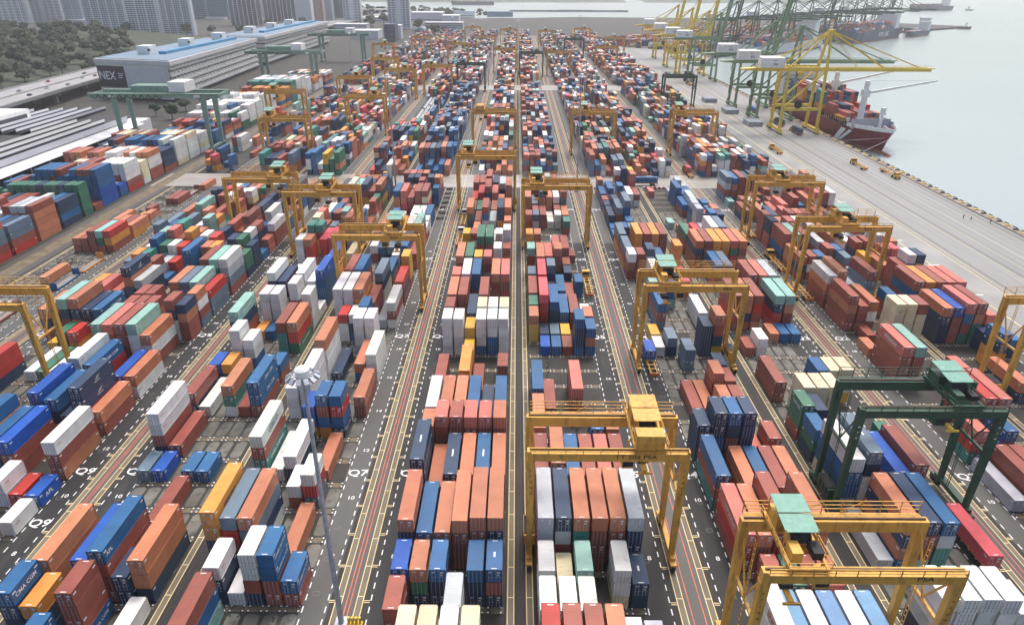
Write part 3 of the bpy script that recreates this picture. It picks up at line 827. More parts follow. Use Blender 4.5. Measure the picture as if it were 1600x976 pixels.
PAL = {'o': (0.50, 0.185, 0.095), 'r': (0.30, 0.082, 0.058), 'n': (0.024, 0.050, 0.105), 'b': (0.022, 0.115, 0.27), 'B': (0.012, 0.085, 0.38), 'w': (0.72, 0.72, 0.69),
       'c': (0.70, 0.62, 0.40), 'g': (0.44, 0.48, 0.50), 's': (0.125, 0.185, 0.245), 't': (0.26, 0.46, 0.40), 'T': (0.05, 0.23, 0.19), 'G': (0.045, 0.165, 0.10),
       'O': (0.70, 0.29, 0.06), 'y': (0.68, 0.40, 0.045), 'p': (0.52, 0.15, 0.115), 'R': (0.46, 0.04, 0.03), 'P': (0.62, 0.085, 0.10), 'l': (0.17, 0.34, 0.55)}
CNAME = {'o': 'rust', 'r': 'maroon', 'n': 'navy', 'b': 'blue', 'B': 'cobalt', 'w': 'white', 'c': 'cream', 'g': 'grey', 's': 'slate', 't': 'mint', 'T': 'teal',
         'G': 'green', 'O': 'orange', 'y': 'amber', 'p': 'salmon', 'R': 'red', 'P': 'crimson', 'l': 'azure'}
MIX = 'rrrrrrrrrroooooonnnnnnbbbbwwwwwwggsstTGOOppRycP'
CODES = ['o', 'r', 'n', 'b', 'B', 'w', 'c', 'g', 's', 't', 'T', 'G', 'O', 'y', 'p', 'R', 'P', 'l']
W = 2.44
CONT = []           # every container: block,row,slot,tier from top,n tiers,X,Yfront,L,z0,h,colour letter,roof mark
OCC = set()


def stack(bname, s, L, k, cols_top_down, h, mark=False, X=None, Yf=None):
    n = len(cols_top_down)
    ln = 12.19 if L == 2 else 6.06
    X = rowx(bname, k) if X is None else X
    Yf = slot_y(s + (0.5 if L == 2 else 0)) - ln / 2 if Yf is None else Yf
    for i, c in enumerate(cols_top_down):
        CONT.append(dict(b=bname, k=k, s=s, ti=i, n=n, X=X + R.uniform(-.05, .05), Y=Yf + R.uniform(-.07, .07), L=ln, z=(n - 1 - i) * h + 0.08, h=h, c=c, mark=mark and i == 0))
    for q in range(s, s + L):
        OCC.add((bname, q, k))


for bname, rows_ in NEAR.items():
    for s, L, k, t, hcm, mk, *cols in rows_:
        cols = [CODES[q] for q in cols]
        while len(cols) < t:
            cols.append(cols[-1] if R.random() < .5 else R.choice(MIX))
        stack(bname, s, L, k, cols, hcm / 100, bool(mk))


def fill(bname, s0, s1, dens=0.9, rows=range(6), tiers=(2, 3, 3, 4, 4), mix=MIX, step40=0.55):
    prev = R.choice(mix)
    s = s0
    while s <= s1:
        two = R.random() < step40 and s < s1
        t0 = R.choice(tiers)
        for k in rows:
            for q in ([s] if two else ([s, s + 1] if s < s1 else [s])):
                L = 2 if two else 1
                if any((bname, q + j, k) in OCC for j in range(L)):
                    continue
                if R.random() > dens:
                    continue
                t = max(1, t0 + R.choice((-2, -1, -1, 0, 0, 0, 0, 1)))
                cols = []
                for _ in range(min(t, 4)):
                    c = prev if R.random() < .38 else R.choice(mix)
                    prev = c
                    cols.append(c)
                stack(bname, q, L, k, cols, 2.6 if R.random() < .6 else 2.75)
        s += 2


BRN = 'rrrrrrrooopnnbbwwgst'
BLU = 'nnnnbbbbssrroowgg'
for bname, s0, dens, mix in (('Q10', 21, .85, MIX), ('Q9', 25, .9, MIX), ('Q8', 27, .9, MIX), ('Q7', 26, .95, MIX), ('Q6', 29, .9, MIX), ('Q5', 33, .9, BRN),
                             ('Q4', 21, .6, MIX), ('Q3', 29, .85, BLU), ('Q2', 23, .85, BRN), ('Q1', 26, .85, MIX)):
    if bname == 'Q4':
        fill('Q4', 21, 25, .55, tiers=(1, 2, 2, 3))
        fill('Q4', 30, 38, .9, rows=(3, 4, 5), mix=BLU)
        fill('Q4', 36, 39, .8, rows=(0, 1, 2), mix=MIX)
    elif bname == 'Q5':
        fill('Q5', 32, 38, .9, mix=BRN)
    elif bname == 'Q3':
        fill('Q3', 30, 38, .75, rows=(3, 4, 5), mix=BLU)
        fill('Q3', 29, 39, .12, rows=(0, 1, 2), tiers=(1,))
    else:
        fill(bname, s0, 38, dens, mix=mix)
# section behind the first cross road
tank_rows = []
for bname in ('Q11', 'Q10', 'Q9', 'Q8', 'Q7', 'Q6', 'Q5', 'Q4', 'Q3', 'Q2', 'Q1'):
    if bname == 'Q8':
        fill('Q8', 43, 57, .9)
        fill('Q8', 58, 83, .95, rows=(0,), mix=BLU)
        fill('Q8', 76, 83, .9)
    elif bname == 'Q11':
        fill('Q11', 44, 83, .45, tiers=(1, 2, 3))
    elif bname == 'Q1':
        fill('Q1', 43, 70, .75, tiers=(1, 2, 3)); fill('Q1', 71, 83, .5)
    else:
        fill(bname, 43, 83, .92, mix={'Q7': BLU, 'Q6': MIX, 'Q5': BRN, 'Q4': MIX, 'Q3': MIX}.get(bname, MIX))
    fill(bname, 88, 130, .85, step40=.9)
    fill(bname, 135, 173, .85, step40=1.0)
# sparse block with flat racks
for a in (('ROr', 5, 28), ('tGr', 4, 28), ('rrr', 3, 28), ('rr', 2, 28), ('or', 1, 28), ('oO', 5, 30), ('rO', 4, 30), ('or', 3, 30), ('o', 3, 24), ('og', 5, 32), ('ro', 4, 33), ('r', 4, 36), ('o', 5, 39), ('r', 3, 36), ('ow', 2, 31), ('O', 3, 33)):
    stack('Q11', a[2], 2 if a[2] not in (32, 33) else 1, a[1], list(a[0]), 2.6)
# tall stacks of the left yard, served by the rail-mounted cranes
LEFT = [(203.5, 12.19, 5, 'pssrR', 'wpRsbr'), (217.5, 12.19, 4, 'ssrR', 'sRbnG'), (231.5, 12.19, 5, 'roooo', 'rrgwor'), (245.5, 12.19, 4, 'nnbn', 'bnrrw'), (259.5, 6.06, 5, 'GGGGG', 'GGGGn'),
        (266.5, 6.06, 1, 'r', 'roG'), (273.0, 12.19, 6, 'bbbBBB', 'bbbrb'), (287.0, 6.06, 2, 'Bb', 'bw'), (294.0, 12.19, 5, 'wwwrR', 'wwwr'), (308.0, 6.06, 4, 'cccw', 'wwc'), (315.0, 12.19, 5, 'owwrr', 'owr'),
        (329.0, 12.19, 4, 'nnnr', 'rwbnw'), (343.0, 12.19, 5, 'wwwwc', 'wrwnb'), (357.0, 12.19, 5, 'cwwww', 'wcr'), (371.0, 12.19, 4, 'wwcw', 'wwr'), (392.0, 12.19, 3, 'bbb', 'rnb'), (406.0, 12.19, 4, 'nrow', 'nroRb'),
        (420.0, 12.19, 3, 'rob', MIX), (434.0, 12.19, 4, 'wwGG', 'wwwwGr'), (448.0, 12.19, 5, 'wwwwG', 'wwwwb'), (462.0, 12.19, 5, 'wwwww', 'www'), (476.0, 12.19, 6, 'wwwwww', 'www'), (490.0, 12.19, 5, 'wwwww', 'wwc'),
        (512.0, 12.19, 4, 'OObO', 'OOrob'), (526.0, 12.19, 5, 'OOrbO', 'OrO'), (540.0, 12.19, 6, 'GTTTTT', 'TTTG'), (554.0, 12.19, 6, 'wwwwww', 'wwgw'), (568.0, 12.19, 6, 'wwwwww', 'wwg'),
        (582.0, 12.19, 5, 'wwwwg', 'wwg'), (604.0, 12.19, 4, 'Ooww', 'OwR'), (618.0, 12.19, 4, 'owww', MIX), (640.0, 12.19, 4, 'wrob', MIX), (654.0, 12.19, 4, 'wrob', MIX)]
for n_, (y, ln, t, cols, mix) in enumerate(LEFT):
    for k in range(14 if y < 380 else 12):
        if k and R.random() < .07:
            continue
        tt = t if k == 0 else max(1, t - R.choice((0, 0, 0, 1)))
        if y < 300 and k > 9: tt = R.choice((2, 3, 4))
        cc = list(cols[:tt]) if (k == 0) else [R.choice(mix) for _ in range(tt)]
        stack('Q12', 200 + n_ * 3, 2 if ln > 7 else 1, k, cc, 2.6, X=-174.6 - 2.85 * k, Yf=y)


# which containers show: a painter's pass over the boxes, in the photograph's own view
def visible_counts():
    Wd, Hd = 1024, 625
    buf = np.full((Hd, Wd), -1, np.int32)
    order = [i for i, c in enumerate(CONT) if c['Y'] < 345]
    order.sort(key=lambda i: (-(CONT[i]['Y'] + CONT[i]['L'] / 2 + .0 * abs(CONT[i]['X'])), -abs(CONT[i]['X']), CONT[i]['z']))
    order.sort(key=lambda i: (-round(CONT[i]['Y'] / 7.0), -abs(CONT[i]['X']), CONT[i]['z']))
    sc = Wd / 1600
    for i in order:
        c = CONT[i]
        x0, x1, y0, y1, z0, z1 = c['X'] - W / 2, c['X'] + W / 2, c['Y'], c['Y'] + c['L'], c['z'], c['z'] + c['h']
        xs = x1 if c['X'] < 0 else x0
        for q in ([(xs, y0, z0), (xs, y1, z0), (xs, y1, z1), (xs, y0, z1)], [(x0, y0, z1), (x1, y0, z1), (x1, y1, z1), (x0, y1, z1)],
                  [(x0, y0, z0), (x1, y0, z0), (x1, y0, z1), (x0, y0, z1)]):
            if any(p[1] < 20 for p in q):
                continue
            P = np.array([proj(*p) for p in q]) * sc
            a, b_ = np.floor(P.min(0)).astype(int), np.ceil(P.max(0)).astype(int)
            a = np.maximum(a, 0); b_ = np.minimum(b_, [Wd - 1, Hd - 1])
            if (b_ < a).any():
                continue
            gx, gy = np.meshgrid(np.arange(a[0], b_[0] + 1) + .5, np.arange(a[1], b_[1] + 1) + .5)
            s1 = np.ones(gx.shape, bool); s2 = s1.copy()
            for j in range(4):
                p, r_ = P[j], P[(j + 1) % 4]
                cr = (r_[0] - p[0]) * (gy - p[1]) - (r_[1] - p[1]) * (gx - p[0])
                s1 &= cr >= 0; s2 &= cr <= 0
            buf[a[1]:b_[1] + 1, a[0]:b_[0] + 1][s1 | s2] = i
    return np.bincount(buf[buf >= 0], minlength=len(CONT))


VIS = visible_counts()
CHOSEN = sorted([i for i in np.argsort(-VIS)[:300] if VIS[i] > 0])


def body_mesh(L, h):
    b = MB()
    w = W / 2
    b.box(-w + .05, w - .05, .06, L - .05, .12, h - .03, 0)
    for sx in (-1, 1):                                            # corner posts, rails
        for y in (0.0, L - .16):
            x0, x1 = sorted((sx * w, sx * (w - .13)))
            b.box(x0, x1, y, y + .16, .16, h - .10, 0)
            b.box(x0 - .005, x1 + .005, y - .005, y + .165, 0, .16, 2)
            b.box(x0 - .005, x1 + .005, y - .005, y + .165, h - .10, h, 2 if y > 1 else 0)
        x0, x1 = sorted((sx * (w - .01), sx * (w - .10)))
        b.box(x0, x1, .16, L - .16, h - .11, h - .012, 0)
        b.box(x0, x1, .16, L - .16, .03, .17, 0)
    for y0, y1 in ((.005, .10), (L - .10, L - .005)):
        b.box(-w + .13, w - .13, y0, y1, h - .14, h - .008, 0)
        b.box(-w + .13, w - .13, y0, y1, .03, .18, 0)
    for y in (.22, L - .36):                                      # white marker bars on the roof ends
        b.box(-.42, .42, y, y + .13, h - .03, h - .005, 1)
    for y in (.35, L - 1.0):
        b.box(w - .055, w - .03, y, y + .65, h - .75, h - .52, 1)
        b.box(-w + .03, -w + .055, y, y + .65, h - .75, h - .52, 1)
    return b.mesh('container_body', ['paint', 'white', 'dark'])


def door_mesh(h, sx):
    b = MB()
    x0, x1 = (-W / 2 + .14, -.015) if sx < 0 else (.015, W / 2 - .14)
    b.box(x0, x1, -.005, .055, .19, h - .15, 0)
    wd = x1 - x0
    for f in (.27, .72):
        x = x0 + wd * f
        b.box(x - .03, x + .03, -.055, -.012, .2, h - .16, 1)
        for z in (.32, h - .34):
            b.box(x - .07, x + .07, -.06, -.01, z, z + .1, 1)
        b.box(x - .05, x + .25, -.08, -.04, 1.05, 1.12, 1)
    if sx > 0:
        b.box(x0 + .42, x1 - .16, -.012, -.007, h - .75, h - .45, 2)
        b.box(x0 + .42, x1 - .3, -.012, -.007, h - 1.25, h - 1.0, 2)
    else:
        b.box(x0 + .30, x1 - .35, -.012, -.007, h - .62, h - .45, 2)
    for z in (.5, 1.0, 1.5, 2.0):
        b.box(x0 + .02, x1 - .02, -.012, -.006, z, z + .03, 0)
    return b.mesh('container_door', ['paint', 'steel', 'white'])


BODY, DOOR = {}, {}
# lettering seen in the photograph: (block, slot, row, tier from the top) -> text, colour, side, height, place along the side
LET = {('Q8', 6, 5, 0): ('CMA CGM', 'lw', .95, .48), ('Q8', 5, 3, 0): ('CMA CGM', 'lw', .95, .5), ('Q8', 6, 2, 3): ('CMA CGM', 'lw', .85, .5), ('Q8', 7, 2, 0): ('APL', 'lw', 1.0, .12),
       ('Q9', 10, 5, 0): ('APL', 'lw', 1.25, .45), ('Q7', 8, 0, 0): ('Hapag-Lloyd', 'lb', .85, .45), ('Q7', 7, 4, 0): ('HAMBURG S\u00dcD', 'lw', .72, .5), ('Q7', 7, 4, 1): ('HAMBURG S\u00dcD', 'lw', .72, .5),
       ('Q7', 7, 5, 0): ('HAMBURG S\u00dcD', 'lw', .72, .5), ('Q7', 11, 0, 0): ('COSCO', 'lb', 1.5, .5), ('Q7', 11, 0, 2): ('CHINA SHIPPING', 'lw', 1.0, .5), ('Q8', 14, 0, 0): ('CMA CGM', 'lw', 1.1, .55),
       ('Q8', 14, 0, 1): ('CMA CGM', 'lw', 1.1, .55), ('Q9', 15, 2, 0): ('CMA CGM', 'lw', 1.1, .6), ('Q10', 19, 0, 0): ('CMA CGM', 'lw', 1.1, .6), ('Q10', 15, 4, 0): ('HYUNDAI', 'lw', 1.3, .5),
       ('Q10', 15, 4, 1): ('HYUNDAI', 'lw', 1.3, .5), ('Q9', 21, 4, 0): ('CHINA SHIPPING', 'lw', .9, .55), ('Q2', 16, 5, 0): ('HYUNDAI', 'lw', 1.3, .5), ('Q4', 8, 5, 0): ('HYUNDAI', 'lw', 1.25, .45),
       ('Q2', 22, 5, 0): ('TEX', 'lr', 1.3, .55), ('Q2', 19, 2, 0): ('IRISL', 'lo', 1.2, .5), ('Q2', 19, 2, 2): ('IRISL', 'lo', 1.2, .5), ('Q4', 5, 5, 0): ('IRISL', 'lo', 1.6, .5),
       ('Q3', 13, 0, 0): ('TRITON', 'lw', 1.0, .5), ('Q3', 13, 0, 1): ('TRITON', 'lw', 1.0, .5), ('Q2', 12, 3, 0): ('CMA CGM', 'lw', .9, .5), ('Q7', 11, 2, 1): ('COSCO', 'lw', 1.0, .25),
       ('Q7', 13, 4, 0): ('CMA CGM', 'lw', .85, .5), ('Q7', 13, 4, 3): ('CMA CGM', 'lw', .85, .5), ('Q8', 18, 0, 2): ('CHINA SHIPPING', 'lw', .9, .5), ('Q8', 18, 5, 0): ('CHINA SHIPPING', 'lw', .9, .5),
       ('Q8', 22, 0, 0): ('APL', 'lw', 1.1, .5), ('Q10', 24, 0, 0): ('CMA CGM', 'lw', 1.0, .6), ('Q11', 28, 5, 1): ('Hapag-Lloyd', 'lb', .9, .5), ('Q8', 24, 0, 0): ('APL', 'lw', 1.1, .5)}
WING = {('Q9', 13, 4, 0), ('Q9', 13, 4, 1), ('Q10', 22, 1, 0), ('Q9', 19, 5, 0), ('Q1', 18, 3, 0), ('Q1', 18, 3, 1), ('Q2', 8, 4, 0), ('Q12', 209, 0, 0), ('Q12', 209, 0, 3)}
REDM = {('Q8', 12, 5, 0), ('Q8', 12, 5, 1), ('Q9', 11, 5, 0), ('Q9', 15, 1, 0), ('Q9', 13, 5, 1), ('Q7', 7, 1, 0), ('Q7', 16, 1, 1), ('Q7', 11, 2, 0), ('Q9', 9, 5, 0), ('Q9', 17, 4, 1), ('Q9', 15, 5, 1), ('Q8', 22, 5, 0), ('Q7', 20, 5, 0)}


def wing_mesh():
    b = MB()
    for k in range(3):
        z, x = .25 * k, .3 * k
        b.face([(-1.3 + x, z, 0), (.2 + x, z + .28, 0), (1.5 - x * .4, z + .95, 0), (.1 + x, z + .14, 0)])
    b.box(-1.1, 1.0, -.32, -.2, 0, .003)
    return b.mesh('wing_emblem', ['lw'])


WINGM = None
FROM = ['top', 'second', 'third', 'fourth', 'fifth', 'sixth']
ORD = ['first', 'second', 'third', 'fourth', 'fifth', 'sixth', 'seventh', 'eighth', 'ninth', 'tenth', 'eleventh', 'twelfth', 'thirteenth', 'fourteenth', 'fifteenth', 'sixteenth', 'seventeenth', 'eighteenth', 'nineteenth', 'twentieth']
rank = {}
for bname in list(BL):
    for k in range(14):
        ys = sorted({(c['s'], round(c['Y'])) for i, c in enumerate(CONT) if c['b'] == bname and c['k'] == k and VIS[i] > 0})
        for n_, q in enumerate(ys):
            rank[(bname, k) + q] = n_


def label_for(c):
    n_ = rank[(c['b'], c['k'], c['s'], round(c['Y']))]
    return '%s %s container, %s in %s stack from front, %s row %s' % (CNAME[c['c']], 'long' if c['L'] > 7 else 'short', 'alone' if c['n'] == 1 else FROM[c['ti']] if c['ti'] == 0 else FROM[c['ti']] + ' down',
                                                                    ORD[min(n_, 19)], ORD[c['k']], BLK[c['b']])


bulk = MB()
chosen = set(CHOSEN)
for i, c in enumerate(CONT):
    base = PAL[c['c']]
    j = R.uniform(.86, 1.12)
    col = tuple(min(.9, q * j * R.uniform(.96, 1.04)) for q in base)
    if i in chosen:
        hk = (c['L'], c['h'])
        if hk not in BODY:
            BODY[hk] = body_mesh(*hk)
            for sx in (-1, 1):
                DOOR[(c['h'], sx)] = door_mesh(c['h'], sx)
        o = link('shipping_container', BODY[hk])
        o.location = (c['X'], c['Y'], c['z'])
        key = (c['b'], c['s'], c['k'], c['ti'])
        side = 'right' if c['X'] < 0 else 'left'
        flip = R.random() < .16
        o.color = (*col, 1)
        for sx in (-1, 1):
            d_ = link('door', DOOR[(c['h'], sx)], o)
            d_.color = (*col, 1)
            if flip:
                d_.location = (0, c['L'], 0)
                d_.rotation_euler = (0, 0, math.pi)
        tag(o, label_for(c), 'container', 'shipping containers')
        xs = (W / 2 + .012) * (1 if side == 'right' else -1)
        if key in LET:
            t_, mk, size, f = LET[key]
            letter(t_, mk, side, (xs, c['L'] * f, c['h'] * .5), size, o, 1.0)
        if key in WING:
            if WINGM is None:
                WINGM = wing_mesh()
            e = link('emblem', WINGM, o)
            a, b_ = (Vector(q) for q in AX[side])
            mm = Matrix((a, b_, a.cross(b_))).transposed().to_4x4()
            mm.translation = Vector((xs, c['L'] * .5, c['h'] * .45))
            e.matrix_local = mm
        if key in REDM or (c['c'] == 'w' and R.random() < .4):
            letter('OOCL' if c['L'] > 7 else 'NYK', 'lr', side, (xs, 1.35, c['h'] * .62), .5, o)
        if c['mark'] or (c['c'] in 'ns' and c['ti'] == 0 and R.random() < .25):
            bb = MB()
            bb.box(-.14, .14, c['L'] * .42, c['L'] * .58, c['h'] - .03, c['h'] - .01)
            bb.build('roof_mark', 'white', o)
    else:
        x0, x1, y0, y1, z0, z1 = c['X'] - W / 2, c['X'] + W / 2, c['Y'], c['Y'] + c['L'], c['z'], c['z'] + c['h'] - .06
        door = R.random() < .7 and c['c'] != 'x'
        bulk.face([(x0, y0, z0), (x1, y0, z0), (x1, y0, z1), (x0, y0, z1)], 0, col, [(0, .06), (1, .06), (1, 1), (0, 1)] if door else None)
        bulk.face([(x0, y0, z1), (x1, y0, z1), (x1, y1, z1), (x0, y1, z1)], 0, col)
        bulk.face([(x1, y0, z0), (x1, y1, z0), (x1, y1, z1), (x1, y0, z1)], 0, col)
        bulk.face([(x0, y1, z0), (x0, y0, z0), (x0, y0, z1), (x0, y1, z1)], 0, col)
        bulk.face([(x1, y1, z0), (x0, y1, z0), (x0, y1, z1), (x1, y1, z1)], 0, col)

# second terminal across the basin: blocks of boxes along its own quay direction
QD = Vector((475, 468, 0)).normalized()          # along the far quay
QN = Vector((-QD.y, QD.x, 0))                    # inland
Q0 = Vector((250, 916, 0))


def obox(b, p, L, w, h, z, col, d=QD, n=QN):
    a = [p - d * L / 2 - n * w / 2, p + d * L / 2 - n * w / 2, p + d * L / 2 + n * w / 2, p - d * L / 2 + n * w / 2]
    q = [(v.x, v.y, z) for v in a] + [(v.x, v.y, z + h) for v in a]
    b.hexa(q, 0, col, skip=(0,))


for row in range(5, 62):
    if row % 8 in (6, 7):
        continue
    for k in range(48):
        if k % 13 == 12 or R.random() < .12:
            continue
        p = Q0 + QD * (25 + k * 13.2) + QN * (row * 2.9 + 28)
        t = R.choice((2, 3, 3, 4))
        c = R.choice(MIX)
        for j in range(t):
            c = c if R.random() < .4 else R.choice(MIX)
            obox(bulk, p, 12.19, W, 2.55, j * 2.6, tuple(q * R.uniform(.9, 1.1) for q in PAL[c]))
BULK = bulk
# ---------------------------------------------------------------- yard gantry cranes on tyres
def gantry(bname, yf, tro, number=None, paint='yellow', canopy='canopy', label='', tcanopy=True, spread=8.5, zb=21.3, big=False, psa=True, detail=True, hung=None):
    r, d = BL[bname]
    xl, xr = sorted((r, outer(bname)))
    cx = (xl + xr) / 2
    t = thing('gantry_crane', (cx, yf, 0), label, 'gantry crane', 'yard gantry cranes')
    hw = (xr - xl) / 2
    H = 1.75
    for i, y in enumerate((0, spread)):
        b = MB()
        b.box(-hw - .55, hw + .55, y - .55, y + .55, zb, zb + H, 0)
        b.box(-hw - .2, hw + .2, y - .12, y + .12, zb + H, zb + H + .22, 1)
        for q in range(7):                                          # stiffener seams
            x = -hw + 1.5 + q * (2 * hw - 3) / 6
            b.box(x - .04, x + .04, y - .565, y + .565, zb + .02, zb + H - .02, 0)
        b.build('girder', [paint, 'rustybar'], t)
        if detail:
            b = MB()
            y2 = y + (1.25 if i else -.95)
            z0 = zb + H - .1
            b.box(-hw, hw, min(y, y2), max(y, y2), z0, z0 + .07, 0)
            for q in range(10):
                x = -hw + q * 2 * hw / 9
                b.box(x - .05, x + .05, y2 - .05, y2 + .05, z0, z0 + (2.0 if i else 1.1), 0)
            for z in ((.7, 1.35, 2.0) if i else (.55, 1.1)):
                b.box(-hw, hw, y2 - .05, y2 + .05, z0 + z - .05, z0 + z + .05, 0)
            if i:
                for q in (3, 5):
                    x = -hw + q * 2 * hw / 9
                    b.beam((x, y2, z0 + .1), (x + 2 * hw / 9, y2, z0 + 1.9), .08, .08, 0)
            b.build('handrail', [paint], t)
    for sx in (-1, 1):
        for y in (0, spread):
            b = MB()
            yb_ = y + (.35 if y == 0 else -.35)
            b.hexa([(sx * hw - .42, yb_ - .40, 1.9), (sx * hw + .42, yb_ - .40, 1.9), (sx * hw + .42, yb_ + .40, 1.9), (sx * hw - .42, yb_ + .40, 1.9),
                    (sx * hw - .62, y - .53, zb), (sx * hw + .62, y - .53, zb), (sx * hw + .62, y + .53, zb), (sx * hw - .62, y + .53, zb)], 0)
            b.build('leg', paint, t)
        b = MB()
        b.box(sx * hw - .40, sx * hw + .40, -1.0, spread + 1.0, 1.25, 2.1, 0)
        b.build('sill_beam', paint, t)
        if detail:
            b = MB()
            s2 = -sx
            b.beam((sx * hw, .5, 13.5), (sx * hw, spread - .5, 13.5), .4, .4, 0)
            b.beam((sx * hw, .5, zb - .4), (sx * hw, spread * .5, 13.8), .22, .22, 0)
            b.beam((sx * hw, spread - .5, zb - .4), (sx * hw, spread * .5, 13.8), .22, .22, 0)
            b.build('end_bracing', paint, t)
            b = MB()                                                # caged ladder on the sill side
            for q in (-.25, .25):
                b.box(sx * hw - .55 * sx - .05, sx * hw - .55 * sx + .05, spread * .62 + q - .04, spread * .62 + q + .04, 2, zb + 1, 0)
            for z in range(3, int(zb) + 1):
                b.box(sx * hw - .55 * sx - .04, sx * hw - .55 * sx + .04, spread * .62 - .25, spread * .62 + .25, z, z + .06, 0)
            b.build('ladder', paint, t)
        for y in (-.7, spread + .7):
            b = MB()
            b.box(sx * hw - .5, sx * hw + .5, y - 1.25, y + 1.25, 1.05, 1.55, 0)
            for q in (-.75, .75):
                b.tube((sx * hw - .32, y + q, .72), (sx * hw + .32, y + q, .72), .72, n=14, m=1)
                b.tube((sx * hw - .36, y + q, .72), (sx * hw + .36, y + q, .72), .34, n=10, m=0)
            b.build('wheel_bogie', [paint, 'rubber'], t)
    # power pack on one sill
    b = MB()
    sx = -1 if tro > .5 else 1
    b.box(sx * hw - .9, sx * hw + .9, spread * .2, spread * .75, 2.2, 4.2, 0)
    b.box(sx * hw - .8, sx * hw + .8, spread * .25, spread * .7, 4.2, 4.4, 1)
    for q in (.3, .45, .6):
        b.box(sx * hw - .93, sx * hw + .93, spread * q - .3, spread * q + .3, 2.6, 3.8, 1)
    b.build('power_pack', [paint, 'dark'], t)
    # trolley
    tx = -hw + 2.6 + tro * (2 * hw - 5.2)
    z = zb + H + .25
    tr = MB()
    tr.box(tx - 2.4, tx - 2.0, -.6, spread + .6, z, z + .55, 0)
    tr.box(tx + 2.0, tx + 2.4, -.6, spread + .6, z, z + .55, 0)
    for y in (-.4, spread * .33, spread * .66, spread + .2):
        tr.box(tx - 2.4, tx + 2.4, y - .1, y + .3, z + .02, z + .42, 0)
    tr.box(tx - 2.0, tx + 2.0, spread * .68, spread + .2, z + .5, z + 2.2, 0)
    tr.box(tx - 1.9, tx - .6, spread * .05, spread * .3, z + .4, z + 1.9, 0)
    tr.box(tx + .9, tx + 2.1, spread * .1, spread * .35, z + .4, z + 1.5, 1)
    for q in (-2.6, 2.6):
        for k in range(6):
            y = -.6 + k * (spread + 1.2) / 5
            tr.box(tx + q - .04, tx + q + .04, y - .04, y + .04, z + .3, z + 1.5, 0)
        for zz in (.9, 1.45):
            tr.box(tx + q - .04, tx + q + .04, -.6, spread + .6, z + zz, z + zz + .07, 0)
    tr.box(tx - 2.6, tx + 2.6, -.68, -.6, z + .85, z + .92, 0)
    tr.box(tx - 2.6, tx + 2.6, -.68, -.6, z + 1.4, z + 1.47, 0)
    trol = tr.build('trolley', [paint, 'dark'], t)
    b = MB()
    b.tube((tx - 1.3, spread * .45, z + 1.25), (tx + 1.3, spread * .45, z + 1.25), .85, n=16, m=0)
    for q in (-1.35, 1.3):
        b.tube((tx + q, spread * .45, z + 1.25), (tx + q + .08, spread * .45, z + 1.25), 1.05, n=16, m=1)
    b.build('rope_drum', ['dark', paint], trol)
    if tcanopy:
        b = MB()
        for q in ((tx - 2.1, .25), (tx - 2.1, .62)):
            pass
        b.hexa([(tx - 2.2, spread * .30, z + 3.1), (tx + 1.9, spread * .30, z + 3.1), (tx + 1.9, spread * .64, z + 3.35), (tx - 2.2, spread * .64, z + 3.35),
                (tx - 2.2, spread * .30, z + 3.2), (tx + 1.9, spread * .30, z + 3.2), (tx + 1.9, spread * .64, z + 3.45), (tx - 2.2, spread * .64, z + 3.45)], 0)
        b.hexa([(tx - 2.2, spread * .65, z + 3.5), (tx + 1.9, spread * .65, z + 3.5), (tx + 1.9, spread * 1.02, z + 3.7), (tx - 2.2, spread * 1.02, z + 3.7),
                (tx - 2.2, spread * .65, z + 3.6), (tx + 1.9, spread * .65, z + 3.6), (tx + 1.9, spread * 1.02, z + 3.8), (tx - 2.2, spread * 1.02, z + 3.8)], 0)
        for x in (tx - 2.1, tx + 1.8):
            for y in (spread * .32, spread * .64, spread):
                b.box(x - .06, x + .06, y - .06, y + .06, z + .4, z + 3.4, 1)
        b.build('canopy', [canopy, paint], trol)
    if big:                                                          # closed machinery box at the front of this trolley
        b = MB()
        b.box(tx - 2.2, tx + 2.0, -.6, 1.7, z + .4, z + 2.7, 0)
        b.build('machinery_box', [paint], trol)
    b = MB()
    cxx = tx + (2.9 if tro < .5 else -2.9)
    b.box(cxx - .9, cxx + .9, spread * .1, spread * .33, zb - 2.4, zb - .2, 0)
    b.box(cxx - .8, cxx + .8, spread * .1 - .02, spread * .1 - .005, zb - 2.1, zb - .9, 1)
    b.box(cxx - .1, cxx + .1, spread * .2, spread * .25, zb - .2, zb + H + .4, 0)
    b.build('operator_cab', [paint, 'glass'], t)
    zs = hung if hung is not None else zb - 4.0
    b = MB()
    yc = spread / 2
    b.box(tx - 1.1, tx + 1.1, yc - 3.0, yc - 2.75, zs, zs + .35, 0)
    b.box(tx - 1.1, tx + 1.1, yc + 2.75, yc + 3.0, zs, zs + .35, 0)
    b.box(tx - .35, tx + .35, yc - 2.8, yc + 2.8, zs + .05, zs + .5, 0)
    b.box(tx - .8, tx + .8, yc - .9, yc + .9, zs + .5, zs + 1.2, 1)
    sp = b.build('spreader', [paint if paint == 'yellow' else 'ly', 'dark'], t)
    b = MB()
    for q in (-.7, .7):
        for y in (yc - .8, yc + .8):
            b.box(tx + q - .03, tx + q + .03, y - .03, y + .03, zs + 1.2, z, 0)
    b.build('hoist_rope', 'dark', sp)
    mk = 'black' if paint == 'yellow' else 'lw'
    if psa:
        fx = hw * .62 if tro < .5 else hw * .45
        letter('PSA' if not big else '%s PSA' % number, mk, 'front', (fx if not big else hw * .35, -.575, zb + H * .5), .95, t, 1.35)
    if number:
        for sx in (-1, 1):
            for q, ch in enumerate(number.replace(' ', '')):
                zz = zb - 1.6 - q * 1.15
                yy = -.53 + (zb - zz) * .0245
                letter(ch, mk, 'front', (sx * hw, yy, zz), .95, t, 1.1)
    return t


